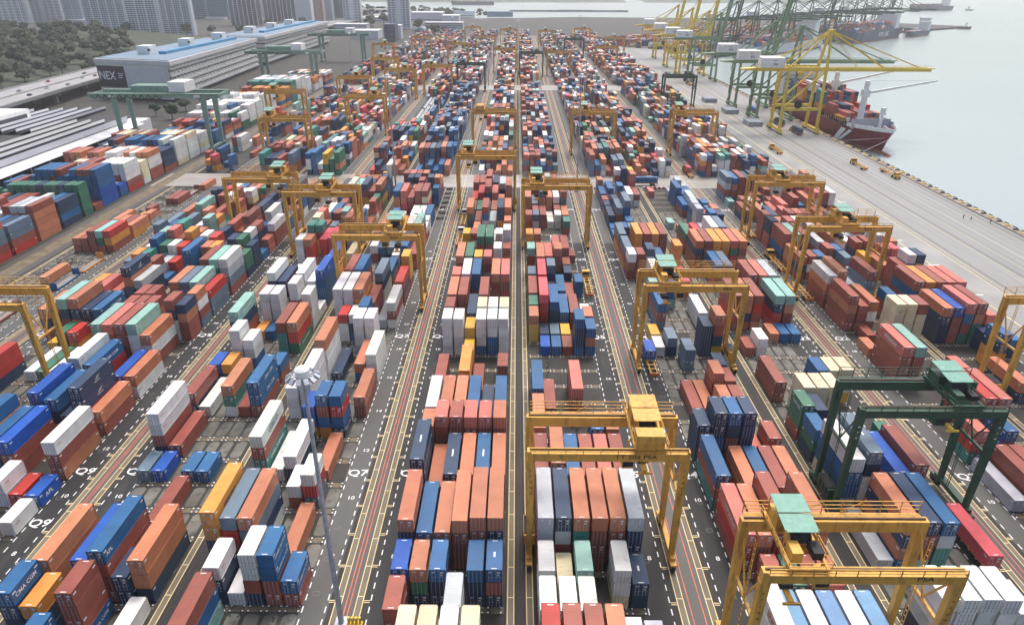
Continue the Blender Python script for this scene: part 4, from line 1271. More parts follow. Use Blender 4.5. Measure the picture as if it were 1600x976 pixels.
RT = [('Q5', 81.4, .84, 'TT 203', 'yellow', 'yellow gantry crane TT203 with boxy trolley, nearest the centre lane', dict(canopy='yellow', big=True, spread=8.8)),
      ('Q4', 58.8, .12, 'TT154', 'yellow', 'yellow gantry crane TT154 with green canopy, nearest at bottom right', dict(hung=15.5)),
      ('Q3', 93.0, .80, '212', 'green', 'dark green gantry crane with green canopies over the outer road', dict(canopy='canopy', psa=False)),
      ('Q4', 142.8, .16, 'TT136', 'yellow', 'yellow gantry crane over the half empty slots by right road', {}),
      ('Q7', 176.0, .78, 'TT140', 'yellow', 'yellow gantry crane TT140 beside mast road, green canopy at right', {}),
      ('Q8', 217.5, .60, 'TT135', 'yellow', 'yellow gantry crane right of left road with trolley near midspan', {}),
      ('Q9', 234.0, .86, 'TT122', 'yellow', 'yellow gantry crane left of left road, touching its neighbour', {}),
      ('Q5', 226.6, .12, 'TT118', 'yellow', 'yellow gantry crane just right of centre lane at mid distance', {}),
      ('Q2', 232.0, .35, 'TT142', 'yellow', 'yellow gantry crane by the apron, the farther of the close pair', {}),
      ('Q2', 185.0, .50, 'TT148', 'yellow', 'yellow gantry crane by the apron, the nearer of the close pair', {}),
      ('Q10', 131.0, .30, 'TT151', 'yellow', 'yellow gantry crane cut off by the left edge', dict(psa=False)),
      ('Q1', 128.5, .80, 'TT147', 'yellow', 'yellow gantry crane cut off by the right edge', dict(psa=False)),
      ('Q6', 270.0, .10, 'TT166', 'yellow', 'yellow gantry crane left of centre lane just before the cross road', {}),
      ('Q6', 371.0, .10, None, 'yellow', 'yellow gantry crane left of centre lane just beyond the cross road', dict(tcanopy=False, big=True, number='TT 170')),
      ('Q4', 370.0, .20, None, 'yellow', 'yellow gantry crane beyond the cross road, right of right road', {}),
      ('Q2', 370.0, .05, None, 'yellow', 'yellow gantry crane beyond the cross road beside the apron', {}),
      ('Q10', 348.0, .08, None, 'yellow', 'yellow gantry crane beyond the cross road in far left block', {}),
      ('Q11', 440.0, .10, None, 'yellow', 'yellow gantry crane before the white stacks at far left', dict(psa=False)),
      ('Q9', 420.5, .80, None, 'yellow', 'yellow gantry crane left of left road at the thin mast', {}),
      ('Q9', 557.0, .70, None, 'yellow', 'small far yellow gantry crane left of left road', dict(detail=False, psa=False)),
      ('Q8', 584.0, .20, None, 'yellow', 'small far yellow gantry crane beside the green one', dict(detail=False, psa=False)),
      ('Q7', 601.0, .10, None, 'green', 'far dark green gantry crane left of centre lane', dict(detail=False, psa=False, tcanopy=False)),
      ('Q5', 700.0, .80, None, 'green', 'far dark green gantry crane right of centre lane', dict(detail=False, psa=False, tcanopy=False)),
      ('Q4', 708.0, .20, None, 'yellow', 'far yellow gantry crane next to the far green crane', dict(detail=False, psa=False)),
      ('Q1', 523.0, .85, None, 'green', 'dark green gantry crane beside the apron before the yellow quay cranes', dict(psa=False, tcanopy=False)),
      ('Q2', 766.0, .5, None, 'yellow', 'tiny far yellow gantry crane beside the apron', dict(detail=False, psa=False)),
      ('Q3', 868.0, .5, None, 'green', 'tiny far green gantry crane', dict(detail=False, psa=False, tcanopy=False)),
      ('Q6', 736.0, .15, None, 'yellow', 'tiny far yellow gantry crane left of centre lane', dict(detail=False, psa=False)),
      ('Q11', 789.0, .6, None, 'yellow', 'tiny far yellow gantry crane at the left, farthest up the left blocks', dict(detail=False, psa=False)),
      ('Q10', 511.0, .6, None, 'yellow', 'far yellow gantry crane in far left block under the green rail cranes', dict(detail=False, psa=False)),
      ('Q10', 640.0, .3, None, 'yellow', 'far yellow gantry crane in far left block, right of the rail cranes', dict(detail=False, psa=False)),
      ('Q10', 895.0, .3, None, 'yellow', 'tiny yellow gantry crane in far left block by the dome building', dict(detail=False, psa=False)),
      ('Q8', 800.0, .3, None, 'yellow', 'tiny far yellow gantry crane right of left road', dict(detail=False, psa=False)),
      ('Q7', 905.0, .7, None, 'yellow', 'tiny far yellow gantry crane left of mast road', dict(detail=False, psa=False)),
      ('Q1', 890.0, .4, None, 'yellow', 'tiny far yellow gantry crane nearest the quay bend', dict(detail=False, psa=False)),
      ('Q4', 1010.0, .4, None, 'yellow', 'farthest tiny yellow gantry crane right of right road', dict(detail=False, psa=False)),
      ('Q6', 1040.0, .6, None, 'yellow', 'farthest tiny yellow gantry crane left of centre lane', dict(detail=False, psa=False)),
      ('Q2', 1060.0, .6, None, 'yellow', 'farthest tiny yellow gantry crane right of outer road', dict(detail=False, psa=False)),
      ('Q8', 1085.0, .5, None, 'yellow', 'farthest tiny yellow gantry crane right of left road', dict(detail=False, psa=False))]
for bname, y, tro, num, paint, lab, kw in RT:
    kw = dict(kw)
    num = kw.pop('number', num)
    gantry(bname, y, tro, num, paint, label=lab, **kw)
# ---------------------------------------------------------------- lorries and trailers
def trailer(x, y, label, rz=0.0, tractor=True, stakes=False, box=None, boxlen=6.06, col='yellow', cabcol='yellow'):
    t = thing('trailer_truck' if tractor else 'trailer', (x, y, 0), label, 'truck' if tractor else 'trailer', 'yard trucks and trailers', rz)
    b = MB()
    for sx in (-.75, .75):
        b.box(sx - .12, sx + .12, 0, 12.4, 1.05, 1.4, 0)
    for q in range(7):
        b.box(-1.2, 1.2, .1 + q * 2.0, .4 + q * 2.0, 1.12, 1.36, 0)
    b.box(-1.25, 1.25, -.1, .12, .7, 1.45, 1)
    for sx in (-1.25, 1.1):
        for q in (.3, 4.2, 8.2, 12.0):
            b.box(sx, sx + .15, q, q + .3, 1.36, 1.85, 0)
    b.build('chassis', [col, 'lo'], t)
    for yy in (1.6, 2.9):
        for sx in (-1.05, .65):
            b = MB()
            b.tube((sx, yy, .5), (sx + .4, yy, .5), .5, n=12)
            b.build('wheel', 'rubber', t)
    if stakes:
        b = MB()
        for q in range(8):
            for sx in (-1.1, 1.1):
                b.box(sx - .08, sx + .08, .5 + q * 1.6, .66 + q * 1.6, 1.4, 3.4, 0)
        b.build('stakes', col, t)
    if tractor:
        b = MB()
        b.box(-1.2, 1.2, 13.6, 15.3, .9, 3.0, 0)
        b.box(-.7, .7, 11.6, 16.2, .7, 1.1, 1)
        b.box(-1.1, 1.1, 15.3, 16.5, .8, 1.7, 0)
        b.box(-1.05, 1.05, 13.57, 13.6, 1.9, 2.8, 2)
        b.box(-1.23, -1.2, 13.8, 15.0, 1.9, 2.8, 2)
        b.box(1.2, 1.23, 13.8, 15.0, 1.9, 2.8, 2)
        b.build('cab', [cabcol, 'dark', 'glass'], t)
        for yy in (12.3, 15.9):
            for sx in (-1.15, .75):
                b = MB()
                b.tube((sx, yy, .5), (sx + .4, yy, .5), .5, n=12)
                b.build('wheel', 'rubber', t)
    if box:
        hk = (boxlen, 2.6)
        o = link('shipping_container', BODY[hk])
        ca, sa = math.cos(rz), math.sin(rz)
        yy = 12.3 - boxlen
        o.location = (x - sa * yy, y + ca * yy, 1.41)
        o.rotation_euler = (0, 0, rz)
        col_ = (*PAL[box], 1)
        o.color = col_
        for sx in (-1, 1):
            d_ = link('door', DOOR[(2.6, sx)], o)
            d_.color = col_
        tag(o, '%s container riding on the %s' % (CNAME[box], label.split(' ', 1)[1] if label.startswith('yellow') else label), 'container', 'shipping containers')
    return t


trailer(22.4, 184.5, 'yellow truck with empty skeletal trailer in lane right of centre blocks')
trailer(33.6, 139.0, 'yellow trailer under the crane at the half empty slots', tractor=False, box='B')
trailer(87.6, 182.0, 'yellow empty trailer parked at the nearer apron crane', tractor=False)
trailer(87.9, 204.0, 'yellow truck and empty trailer driving between the two apron cranes')
trailer(88.0, 236.0, 'yellow empty trailer under the farther apron crane', tractor=False)
trailer(-20.4, 226.0, 'yellow truck in lane left of centre blocks beside amber container', cabcol='white')
trailer(-20.6, 248.0, 'white cabbed truck in left lane just behind another truck', cabcol='white')
trailer(66.0, 309.5, 'yellow truck turning across the cross road', rz=math.radians(90), box='b', boxlen=12.19)
trailer(84.8, 321.0, 'yellow truck with red container leaving the cross road', box='R', boxlen=6.06, cabcol='dark')
trailer(176.3, 338.0, 'yellow truck with bare trailer on apron, left of the two', rz=math.radians(-2))
trailer(184.6, 338.0, 'yellow truck with bare trailer on apron, nearest the water', rz=math.radians(180))
trailer(145.5, 372.0, 'yellow trailer with upright stakes parked on apron', stakes=True)
trailer(176.2, 424.0, 'yellow truck below the yellow quay crane carrying a navy box', box='n', boxlen=12.19)
trailer(175.0, 452.0, 'yellow truck queued behind the yellow quay crane with navy box', box='n', boxlen=12.19)
trailer(172.0, 500.0, 'yellow truck under green quay cranes with bright box', box='B', boxlen=12.19)
trailer(76.9, 79.5, 'yellow trailer beside the outer road at bottom right', tractor=False, box='P', boxlen=12.19)
trailer(-77.5, 320.5, 'yellow truck with trailer on cross road at left road', rz=math.radians(-90))
trailer(150.0, 700.0, 'yellow truck far up the apron by yellow quay cranes', box='b', boxlen=12.19)
trailer(158.0, 640.0, 'yellow empty truck far up the apron', cabcol='yellow')

# hatch covers stacked on the apron
for n_, (x, y) in enumerate(((152.8, 548.0), (155.0, 497.5), (157.2, 452.0))):
    for k in range(4):
        b = MB()
        b.box(-4.6, 4.6, 0, 13.0, 0, .55, 0)
        for q in range(6):
            b.box(-4.62, 4.62, .5 + q * 2.2, .8 + q * 2.2, .55, .68, 0)
        o = b.build('hatch_cover', 'galv', loc=(x, y, .08 + k * .78))
        tag(o, 'grey hatch cover on apron, %s of the %s stack' % (('lowest', 'second lowest', 'third', 'topmost')[k], ('farthest', 'middle', 'nearest')[n_]), 'hatch cover', 'hatch covers on the apron')

# ---------------------------------------------------------------- ship-to-shore quay cranes
def quay_crane(Y, paint, up, number, label, xl=165.0, xw=188.2, w=17.0, zb=37.5, reach=63.0, simple=False, base=None, rz=0.0, house=True):
    t = thing('quay_crane', (0, 0, 0) if base is None else base, label, 'quay crane', 'quay cranes', rz)
    y0, y1 = Y, Y + w
    for x in (xl, xw):
        for y in (y0, y1):
            b = MB()
            top = zb + 2.0 if x == xl else zb + 2.0
            b.beam((x, y, 2.6), (x + (.8 if x == xl else 0), y + (w * .12 if y == y0 else -w * .12), top), 1.6, 1.6, 0, 1.3, 1.3)
            b.build('leg', paint, t)
        b = MB()
        b.box(x - .9, x + .9, y0 - 3, y1 + 3, 1.5, 2.9, 0)
        b.build('sill_beam', paint, t)
        for y in (y0 - 1.5, y1 + 1.5):
            b = MB()
            b.box(x - .7, x + .7, y - 3, y + 3, .5, 1.6, 0)
            for q in (-2.2, -.7, .8, 2.3):
                b.tube((x - .75, y + q, .4), (x + .75, y + q, .4), .4, n=8, m=1)
            b.build('wheel_bogie', [paint, 'rubber'], t)
    for y in (y0, y1):
        s = w * .05 if y == y0 else -w * .05
        b = MB()
        b.beam((xl, y + s, 14.5), (xw, y + s, 14.5), 1.3, 1.7, 0)
        b.build('portal_beam', paint, t)
        b = MB()
        b.beam((xl + .4, y + s, 15.5), (xw, y + s * 2.2, zb - .5), .9, .9, 0)
        b.build('diagonal_brace', paint, t)
        b = MB()
        b.beam((xl + .5, y + s * 2.3, zb + .8), (xw, y + s * 2.3, zb + .8), 1.1, 1.3, 0)
        b.build('top_beam', paint, t)
    yc = (y0 + y1) / 2
    b = MB()                                                      # fixed girder behind the hinge
    for s in (-2.6, 2.6):
        b.box(xl - 18, xw + 2, yc + s - .55, yc + s + .55, zb - 1.3, zb + .7, 0)
    b.hexa([(xl - 27, yc - 2, zb - .6), (xl - 18, yc - 3, zb - 1.2), (xl - 18, yc + 3, zb - 1.2), (xl - 27, yc + 2, zb - .6),
            (xl - 27, yc - 2, zb), (xl - 18, yc - 3, zb + .6), (xl - 18, yc + 3, zb + .6), (xl - 27, yc + 2, zb)], 0)
    for q in range(5):
        x = xl - 16 + q * (xw - xl + 14) / 4
        b.box(x - .2, x + .2, yc - 2.6, yc + 2.6, zb - .8, zb - .2, 0)
    b.build('main_girder', paint, t)
    b = MB()
    apex = (xw + 1.0, yc, zb + 21.5)
    for y in (y0 + w * .12, y1 - w * .12):
        b.beam((xw, y, zb + 1.5), (apex[0], yc + (y - yc) * .18, apex[2]), 1.4, 1.4, 0, 1.0, 1.0)
    b.box(apex[0] - 1.2, apex[0] + 1.2, yc - 2.4, yc + 2.4, apex[2] - .8, apex[2] + .8, 0)
    b.build('apex_frame', paint, t)
    b = MB()
    for y in (y0 + w * .12, y1 - w * .12):
        b.beam((xl + .8, y, zb + 1.6), (apex[0] - .5, yc + (y - yc) * .18, apex[2] - .3), .7, .7, 0)
    for s in (-1.5, 1.5):
        b.beam((xl - 15, yc + s, zb + .6), (apex[0] - .5, yc + s, apex[2]), .35, .35, 0)
    b.build('back_stay', paint, t)
    ang = math.radians(80) if up else 0.0
    hx = xw + 2.5
    f = lambda l, z, y: (hx + l * math.cos(ang) - z * math.sin(ang), y, zb + l * math.sin(ang) + z * math.cos(ang))
    b = MB()
    for s in (-2.6, 2.6):
        b.beam(f(0, -.3, yc + s), f(reach, -.3, yc + s), 1.1, 2.0, 0, up=(0, 0, 1) if not up else (1, 0, 0))
    for q in range(9):
        l = 1 + q * (reach - 2) / 8
        b.beam(f(l, -.3, yc - 2.6), f(l, -.3, yc + 2.6), .5, .5, 0)
    for s in (-3.4, 3.4):
        b.beam(f(0, 1.7, yc + s), f(reach, 1.7, yc + s), .12, .12, 0)
        for q in range(14):
            l = q * reach / 13
            b.beam(f(l, .4, yc + s), f(l, 1.7, yc + s), .1, .1, 0)
    b.beam(f(reach, .2, yc), f(reach + 3.5, .2, yc), 2.0, .5, 0)
    b.build('boom', paint, t)
    b = MB()
    for s in (-1.6, 1.6):
        if up:
            b.beam(apex, f(reach * .5, .8, yc + s), .3, .3, 0)
        else:
            b.beam((apex[0], yc + s, apex[2]), f(reach * .55, .8, yc + s), .45, .45, 0)
            b.beam((apex[0], yc + s, apex[2]), f(reach * .30, .8, yc + s), .22, .22, 0)
    if not up:
        b.beam((apex[0], yc, apex[2]), f(reach * .9, .8, yc), .6, .6, 0)
    b.build('fore_stay', paint, t)
    if house:
        b = MB()
        b.hexa([(xl - 16, yc - 3.4, zb + .8), (xl - 1.5, yc - 3.4, zb + .8), (xl - 1.5, yc + 3.6, zb + .8), (xl - 16, yc + 3.6, zb + .8),
                (xl - 16, yc - 3.4, zb + 6.4), (xl - 1.5, yc - 3.4, zb + 6.4), (xl - 2.0, yc + 3.6, zb + 7.0), (xl - 15.5, yc + 3.6, zb + 7.0)], 0)
        b.box(xl - 16.3, xl - 1.2, yc - 3.7, yc + 3.9, zb + .3, zb + .8, 1)
        b.build('machinery_house', ['white', paint], t)
        if number:
            letter('PSA', 'lr', 'front', (xl - 7.5, yc - 3.44, zb + 4.8), 1.3, t)
            letter(number, 'lb', 'front', (xl - 7.0, yc - 3.44, zb + 2.7), 2.0, t)
    b = MB()
    b.box(xw - 12, xw - 9, yc - 2.4, yc + 2.4, zb - 2.0, zb - 1.4, 0)
    b.box(xw - 14.5, xw - 11.5, yc - 1.3, yc + 1.3, zb - 4.6, zb - 2.0, 0)
    b.box(xw - 14.6, xw - 14.5, yc - 1.2, yc + 1.2, zb - 4.3, zb - 2.8, 1)
    b.build('trolley_cab', [paint, 'glass'], t)
    b = MB()
    b.tube((xl + 9, y0 - .6, 17.5), (xl + 9, y0 + .2, 17.5), 2.4, n=18, m=0)
    b.build('cable_reel', 'rubber', t)
    b = MB()                                                      # stair tower along a land leg
    for q in range(8):
        z = 3 + q * 4
        b.beam((xl - 1.6, y1 - 2.5 - 2 * (q % 2), z), (xl - 1.6, y1 - 2.5 - 2 * ((q + 1) % 2), z + 4), .9, .12, 0)
        b.box(xl - 2.2, xl - .9, y1 - 5, y1 - 2, z - .06, z + .04, 0)
    b.build('stairs', paint, t)
    return t


quay_crane(431.0, 'yellow2', False, '306', 'yellow quay crane with boom lowered over the red ship')
quay_crane(476.0, 'greensts', False, '303', 'green quay crane beside the yellow one, boom lowered')
quay_crane(527.0, 'greensts', True, '304', 'green quay crane with raised boom, next to first green one')
quay_crane(716.0, 'yellow2', True, '305', 'yellow quay crane with raised boom, nearer of far yellow pair', xl=163.5)
quay_crane(672.0, 'greensts', True, '302', 'green quay crane with raised boom in front of far yellow pair', xl=165.5)
quay_crane(790.0, 'yellow2', True, '301', 'yellow quay crane with raised boom, farther of far yellow pair', xl=166.0, xw=189.2)
quay_crane(880.0, 'yellow2', True, None, 'most distant yellow quay crane before the quay bend', xl=170.0, xw=193.2)

# green cranes of the terminal across the basin
ga_ = math.atan2(QD.y, QD.x)
for n_, u in enumerate((40, 95, 150, 205, 262, 330, 372, 430, 470, 545, 590, 640)):
    p = Q0 + QD * u + QN * 3
    quay_crane(0, 'green', n_ % 5 == 0, None, 'far green quay crane across the basin, %s from the quay bend' % ORD[n_], xl=-26.0, xw=0.0, w=18, zb=40, reach=60, base=(p.x, p.y, 0), rz=ga_ - math.pi / 2, house=(n_ % 2 == 0))
for n_, (u, v) in enumerate(((60, 60), (140, 110), (220, 70), (300, 140), (380, 90), (470, 120), (540, 70), (90, 160), (250, 165), (420, 170))):
    p = Q0 + QD * u + QN * v
    b = MB()
    for s in (-11.6, 11.6):
        for y in (0, 8):
            b.beam((s, y, 0), (s, y, 21), .9, .9, 0)
        b.box(s - .5, s + .5, -1, 9, 1, 2.2, 0)
    for y in (0, 8):
        b.box(-12.2, 12.2, y - .6, y + .6, 21, 22.8, 0)
    b.box(-4, 0, -.5, 8.5, 22.8, 25.2, 0)
    o = b.build('gantry_crane', 'yellow', loc=(p.x, p.y, 0))
    o.rotation_euler = (0, 0, ga_)
    tag(o, 'tiny yellow gantry crane across the basin, %s of its row counted from the quay bend' % ORD[n_], 'gantry crane', 'gantry cranes across the basin')

# ---------------------------------------------------------------- ships
def hull(parent, L, B, D, wl, mats, bow_sheer=2.5, boot=1.6):
    """Bow at x=0, stern at x=L, centred on y; waterline at z=0."""
    st = [(0, .0, .0), (.025, .30, .03), (.06, .55, .16), (.11, .78, .42), (.17, .93, .70), (.25, 1, .92), (.4, 1, 1), (.8, 1, 1), (.93, .98, .86), (1, .9, .62)]
    b = MB()
    rows = []
    for f, hd, hw in st:
        zs = D + bow_sheer * max(0, 1 - f / .2)
        x = L * f
        xr = L * (f + (.035 * max(0, 1 - f / .1)))
        rows.append([(xr, hw * B / 2 * .96, -2), (xr, hw * B / 2, boot), (xr * .5 + x * .5, (hw * .55 + hd * .45) * B / 2, (boot + zs) * .5), (x, hd * B / 2, zs)])
    for a, c in zip(rows[:-1], rows[1:]):
        for j in range(3):
            for s in (1, -1):
                q = [a[j], c[j], c[j + 1], a[j + 1]]
                q = [(p[0], p[1] * s, p[2]) for p in q]
                b.face(q if s < 0 else q[::-1], 1 if j == 0 else 0)
        q = [(a[3][0], -a[3][1], a[3][2] - .9), (c[3][0], -c[3][1], c[3][2] - .9), (c[3][0], c[3][1], c[3][2] - .9), (a[3][0], a[3][1], a[3][2] - .9)]
        b.face(q, 2)
    e = rows[-1]
    for j in range(3):
        b.face([(e[j][0], -e[j][1], e[j][2]), (e[j][0], e[j][1], e[j][2]), (e[j + 1][0], e[j + 1][1], e[j + 1][2]), (e[j + 1][0], -e[j + 1][1], e[j + 1][2])], 1 if j == 0 else 0)
    b.build('hull', mats, parent)
    return rows


M['hullred'] = mat('dark_red_hull', (0.21, 0.012, 0.022), 0.4, 0.2, 0.1)
M['boot'] = mat('red_bottom_paint', (0.36, 0.10, 0.06), 0.6, 0.25, 0.15)
M['deck'] = mat('ship_deck', (0.22, 0.20, 0.18), 0.7, 0.3, 0.2)
M['hullblue'] = mat('dark_blue_hull', (0.03, 0.05, 0.085), 0.4, 0.15, 0.05)
M['hullgrey'] = mat('pale_hull', (0.62, 0.63, 0.63), 0.5, 0.08, 0.05)
ship = thing('container_ship', (210.5, 384.0, -3), 'dark red container ship moored bow first under the yellow quay crane', 'ship', None, math.radians(90))
hull(ship, 176, 27, 11.0, 0, ['hullred', 'boot', 'deck'], 2.6)
b = MB()
for s in (1, -1):                                                   # white bulwark round the bow
    pts = [(0, 0), (4.4, 4.05), (10.5, 7.4), (19, 10.5), (29, 12.5)]
    for p, q in zip(pts[:-1], pts[1:]):
        za, zc = 13.6 - p[0] * .05, 13.6 - q[0] * .05
        b.hexa([(p[0], p[1] * s - .12, za - 1.0), (q[0], q[1] * s - .12, zc - 1.0), (q[0], q[1] * s + .12, zc - 1.0), (p[0], p[1] * s + .12, za - 1.0),
                (p[0] - .3, p[1] * s - .12, za + 1.1), (q[0] - .3, q[1] * s - .12, zc + 1.1), (q[0] - .3, q[1] * s + .12, zc + 1.1), (p[0] - .3, p[1] * s + .12, za + 1.1)], 0)
b.build('bulwark', 'white', ship)
b = MB()
b.box(26.0, 26.4, -11.5, 11.5, 10.6, 15.8, 0)
b.box(22.0, 26.2, -11.8, -11.3, 10.6, 14.6, 0); b.box(22.0, 26.2, 11.3, 11.8, 10.6, 14.6, 0)
b.build('breakwater', 'galv', ship)
b = MB()
b.tube((15, 0, 11), (15, 0, 21), .9, .6, 10)
b.box(13.8, 16.2, -1.5, 1.5, 20, 21, 0); b.box(14.2, 15.8, -1.2, 1.2, 21, 24, 0)
b.build('foremast', 'white', ship)
b = MB()
b.tube((12, 0, -1.0), (-1.5, 0, -.6), 2.4, 1.8, 12); b.tube((-1.5, 0, -.6), (-3.4, 0, -.3), 1.8, .5, 12)
b.build('bulbous_bow', 'boot', ship, smooth=True)
b = MB()
for q in range(5):
    b.box(7 + q * 2.6, 8.4 + q * 2.6, -3 - q * .5, -1.8 - q * .5, 12, 13.2, 0); b.box(7 + q * 2.6, 8.4 + q * 2.6, 1.8 + q * .5, 3 + q * .5, 12, 13.2, 0)
for q in range(26):
    x = 30 + q * 3.2
    b.box(x, x + .3, -13.2, -12.9, 10.2, 14.5, 1); b.box(x, x + .3, 12.9, 13.2, 10.2, 14.5, 1)
b.box(30, 112, -13.2, -12.95, 14.3, 14.6, 1); b.box(30, 112, 12.95, 13.2, 14.3, 14.6, 1); b.box(30, 112, -13.2, -12.95, 12.2, 12.4, 1)
b.build('deck_gear', ['galv', 'dark'], ship)
b = MB()
for s in (1,):
    b.face([(27.5, 13.1, 9.8), (33, 13.55, 9.8), (41, 13.58, 1.7), (36, 13.4, 1.7)], 0)
    b.face([(22, 11.75, 9.8), (25, 12.6, 9.8), (36, 13.48, 1.7), (33, 13.1, 1.7)], 0)
b.build('hull_stripe', 'white', ship)
for n_, (px, jib) in enumerate(((36, (-8, -34, 25)), (78, (-10, -34, 27)))):
    b = MB()
    b.tube((px, 2, 10.5), (px, 2, 36), 1.9, 1.5, 12)
    b.box(px - 2, px + 2, 0, 4, 27, 31, 0)
    b.beam((px, 2, 29), (px + jib[0], jib[1], jib[2] + 12), 1.6, 1.4, 0, .9, .9)
    b.beam((px, 2, 36), (px + jib[0], jib[1], jib[2] + 12), .16, .16, 0)
    b.build('deck_crane', 'white', ship)
b = MB()
b.box(140, 156, -12.5, 12.5, 10.5, 30, 0); b.box(138, 140, -15, 15, 27, 30, 0)
for z in (14, 17, 20, 23, 26.5):
    b.box(139.9, 140.0, -11.5, 11.5, z, z + 1.1, 1)
b.build('deckhouse', ['white', 'glass'], ship)
b = MB()
b.tube((1.2, -1, 9.5), (-8, 18, 4.2), .07, n=5); b.tube((2.2, 2.0, 9.5), (20, 17.5, 4.2), .07, n=5)
tag(b.build('mooring_lines', 'lw', ship))
# its deck cargo goes with the stacked boxes
for k, (y, lo) in enumerate(((424, 2), (437.5, 3), (456, 5), (470, 6), (489, 5), (503, 5))):
    for q in range(9):
        c = R.choice('rrrnnbbsoRTpOw')
        for j in range(max(1, lo - R.choice((0, 0, 1)))):
            c = c if R.random() < .3 else R.choice('rrrnnbbsoRTpOw')
            x = 199.6 + q * 2.5
            z = 8.6 + j * 2.6
            BULK.box(x, x + W, y, y + 12.19, z, z + 2.54, 0, tuple(v * R.uniform(.9, 1.1) for v in PAL[c]))


def far_ship(name, p, ang, L, B, D, hm, label, house=.82, boxes=True, word=None, tiers=4, wm='lw', wsize=6):
    t = thing(name, (p[0], p[1], -3), label, 'ship', None, ang)
    hull(t, L, B, D, 0, [hm, 'boot', 'deck'], D * .25)
    b = MB()
    x = L * house
    b.box(x, x + L * .06, -B * .46, B * .46, D * .9, D + L * .09 + 6, 0)
    b.box(x - 1, x + L * .05, -B * .55, B * .55, D + L * .09 + 3, D + L * .09 + 5.5, 0)
    b.box(x + L * .065, x + L * .1, -B * .2, B * .2, D, D + L * .08, 0)
    b.build('deckhouse', 'white', t)
    if word:
        letter(word, wm, 'front', (L * .6, -B / 2 - .12, D * .55), wsize, t)
        letter(word, wm, 'front', (L * .6, B / 2 + .12, D * .55), wsize, t, xy=((-1, 0, 0), (0, 0, 1)))
    if boxes:
        ca, sa = math.cos(ang), math.sin(ang)
        d, n = Vector((ca, sa, 0)), Vector((-sa, ca, 0))
        for k in range(int(L * .72 / 13.5)):
            xx = L * .12 + k * 13.5
            if abs(xx - x) < 14: continue
            for q in range(int(B / 2.6)):
                for j in range(max(1, tiers - R.choice((0, 0, 1, 2)))):
                    pp = Vector((p[0], p[1], 0)) + d * xx + n * (q * 2.55 - B / 2 + 1.8)
                    obox(BULK, pp, 12.19, W, 2.5, D - 3.6 + j * 2.6, tuple(v for v in PAL[R.choice('rrrrooRnbbbswT')]), d, n)
    return t


def qpos(u, v):
    p = Q0 + QD * u + QN * v
    return (p.x, p.y)


far_ship('container_ship', qpos(30, -17), ga_, 230, 30, 13, 'hullgrey', 'pale hulled container ship with red hull lettering, across the basin', word='ANL', wm='lr', wsize=11)
far_ship('container_ship', qpos(330, -20), ga_, 240, 36, 16, 'hullblue', 'dark blue container ship with white hull lettering, across the basin', word='NYK LINE', wsize=10, tiers=5)
far_ship('cargo_ship', qpos(560, -46), ga_, 105, 18, 8, 'hullblue', 'small dark cargo ship alongside the stern of the blue ship', tiers=1)
far_ship('cargo_ship', qpos(640, -18), ga_, 120, 20, 9, 'hullblue', 'small cargo ship moored last along the far quay', boxes=False)
far_ship('container_ship', (1290.0, 2440.0), math.radians(20), 185, 28, 14, 'hullblue', 'distant loaded container ship at anchor near the top right', tiers=3)
far_ship('cargo_ship', (-260, 2900), math.radians(5), 170, 26, 12, 'hullblue', 'faint distant ship below the far coast', boxes=False)
far_ship('tugboat', (934.0, 1505.0), math.radians(160), 26, 9, 4.5, 'hullblue', 'small dark tugboat alone on the open water', boxes=False, house=.4)
far_ship('tugboat', (1500.0, 2480.0), math.radians(10), 30, 9, 4.5, 'hullgrey', 'tiny boat just right of the anchored ship', boxes=False, house=.4)
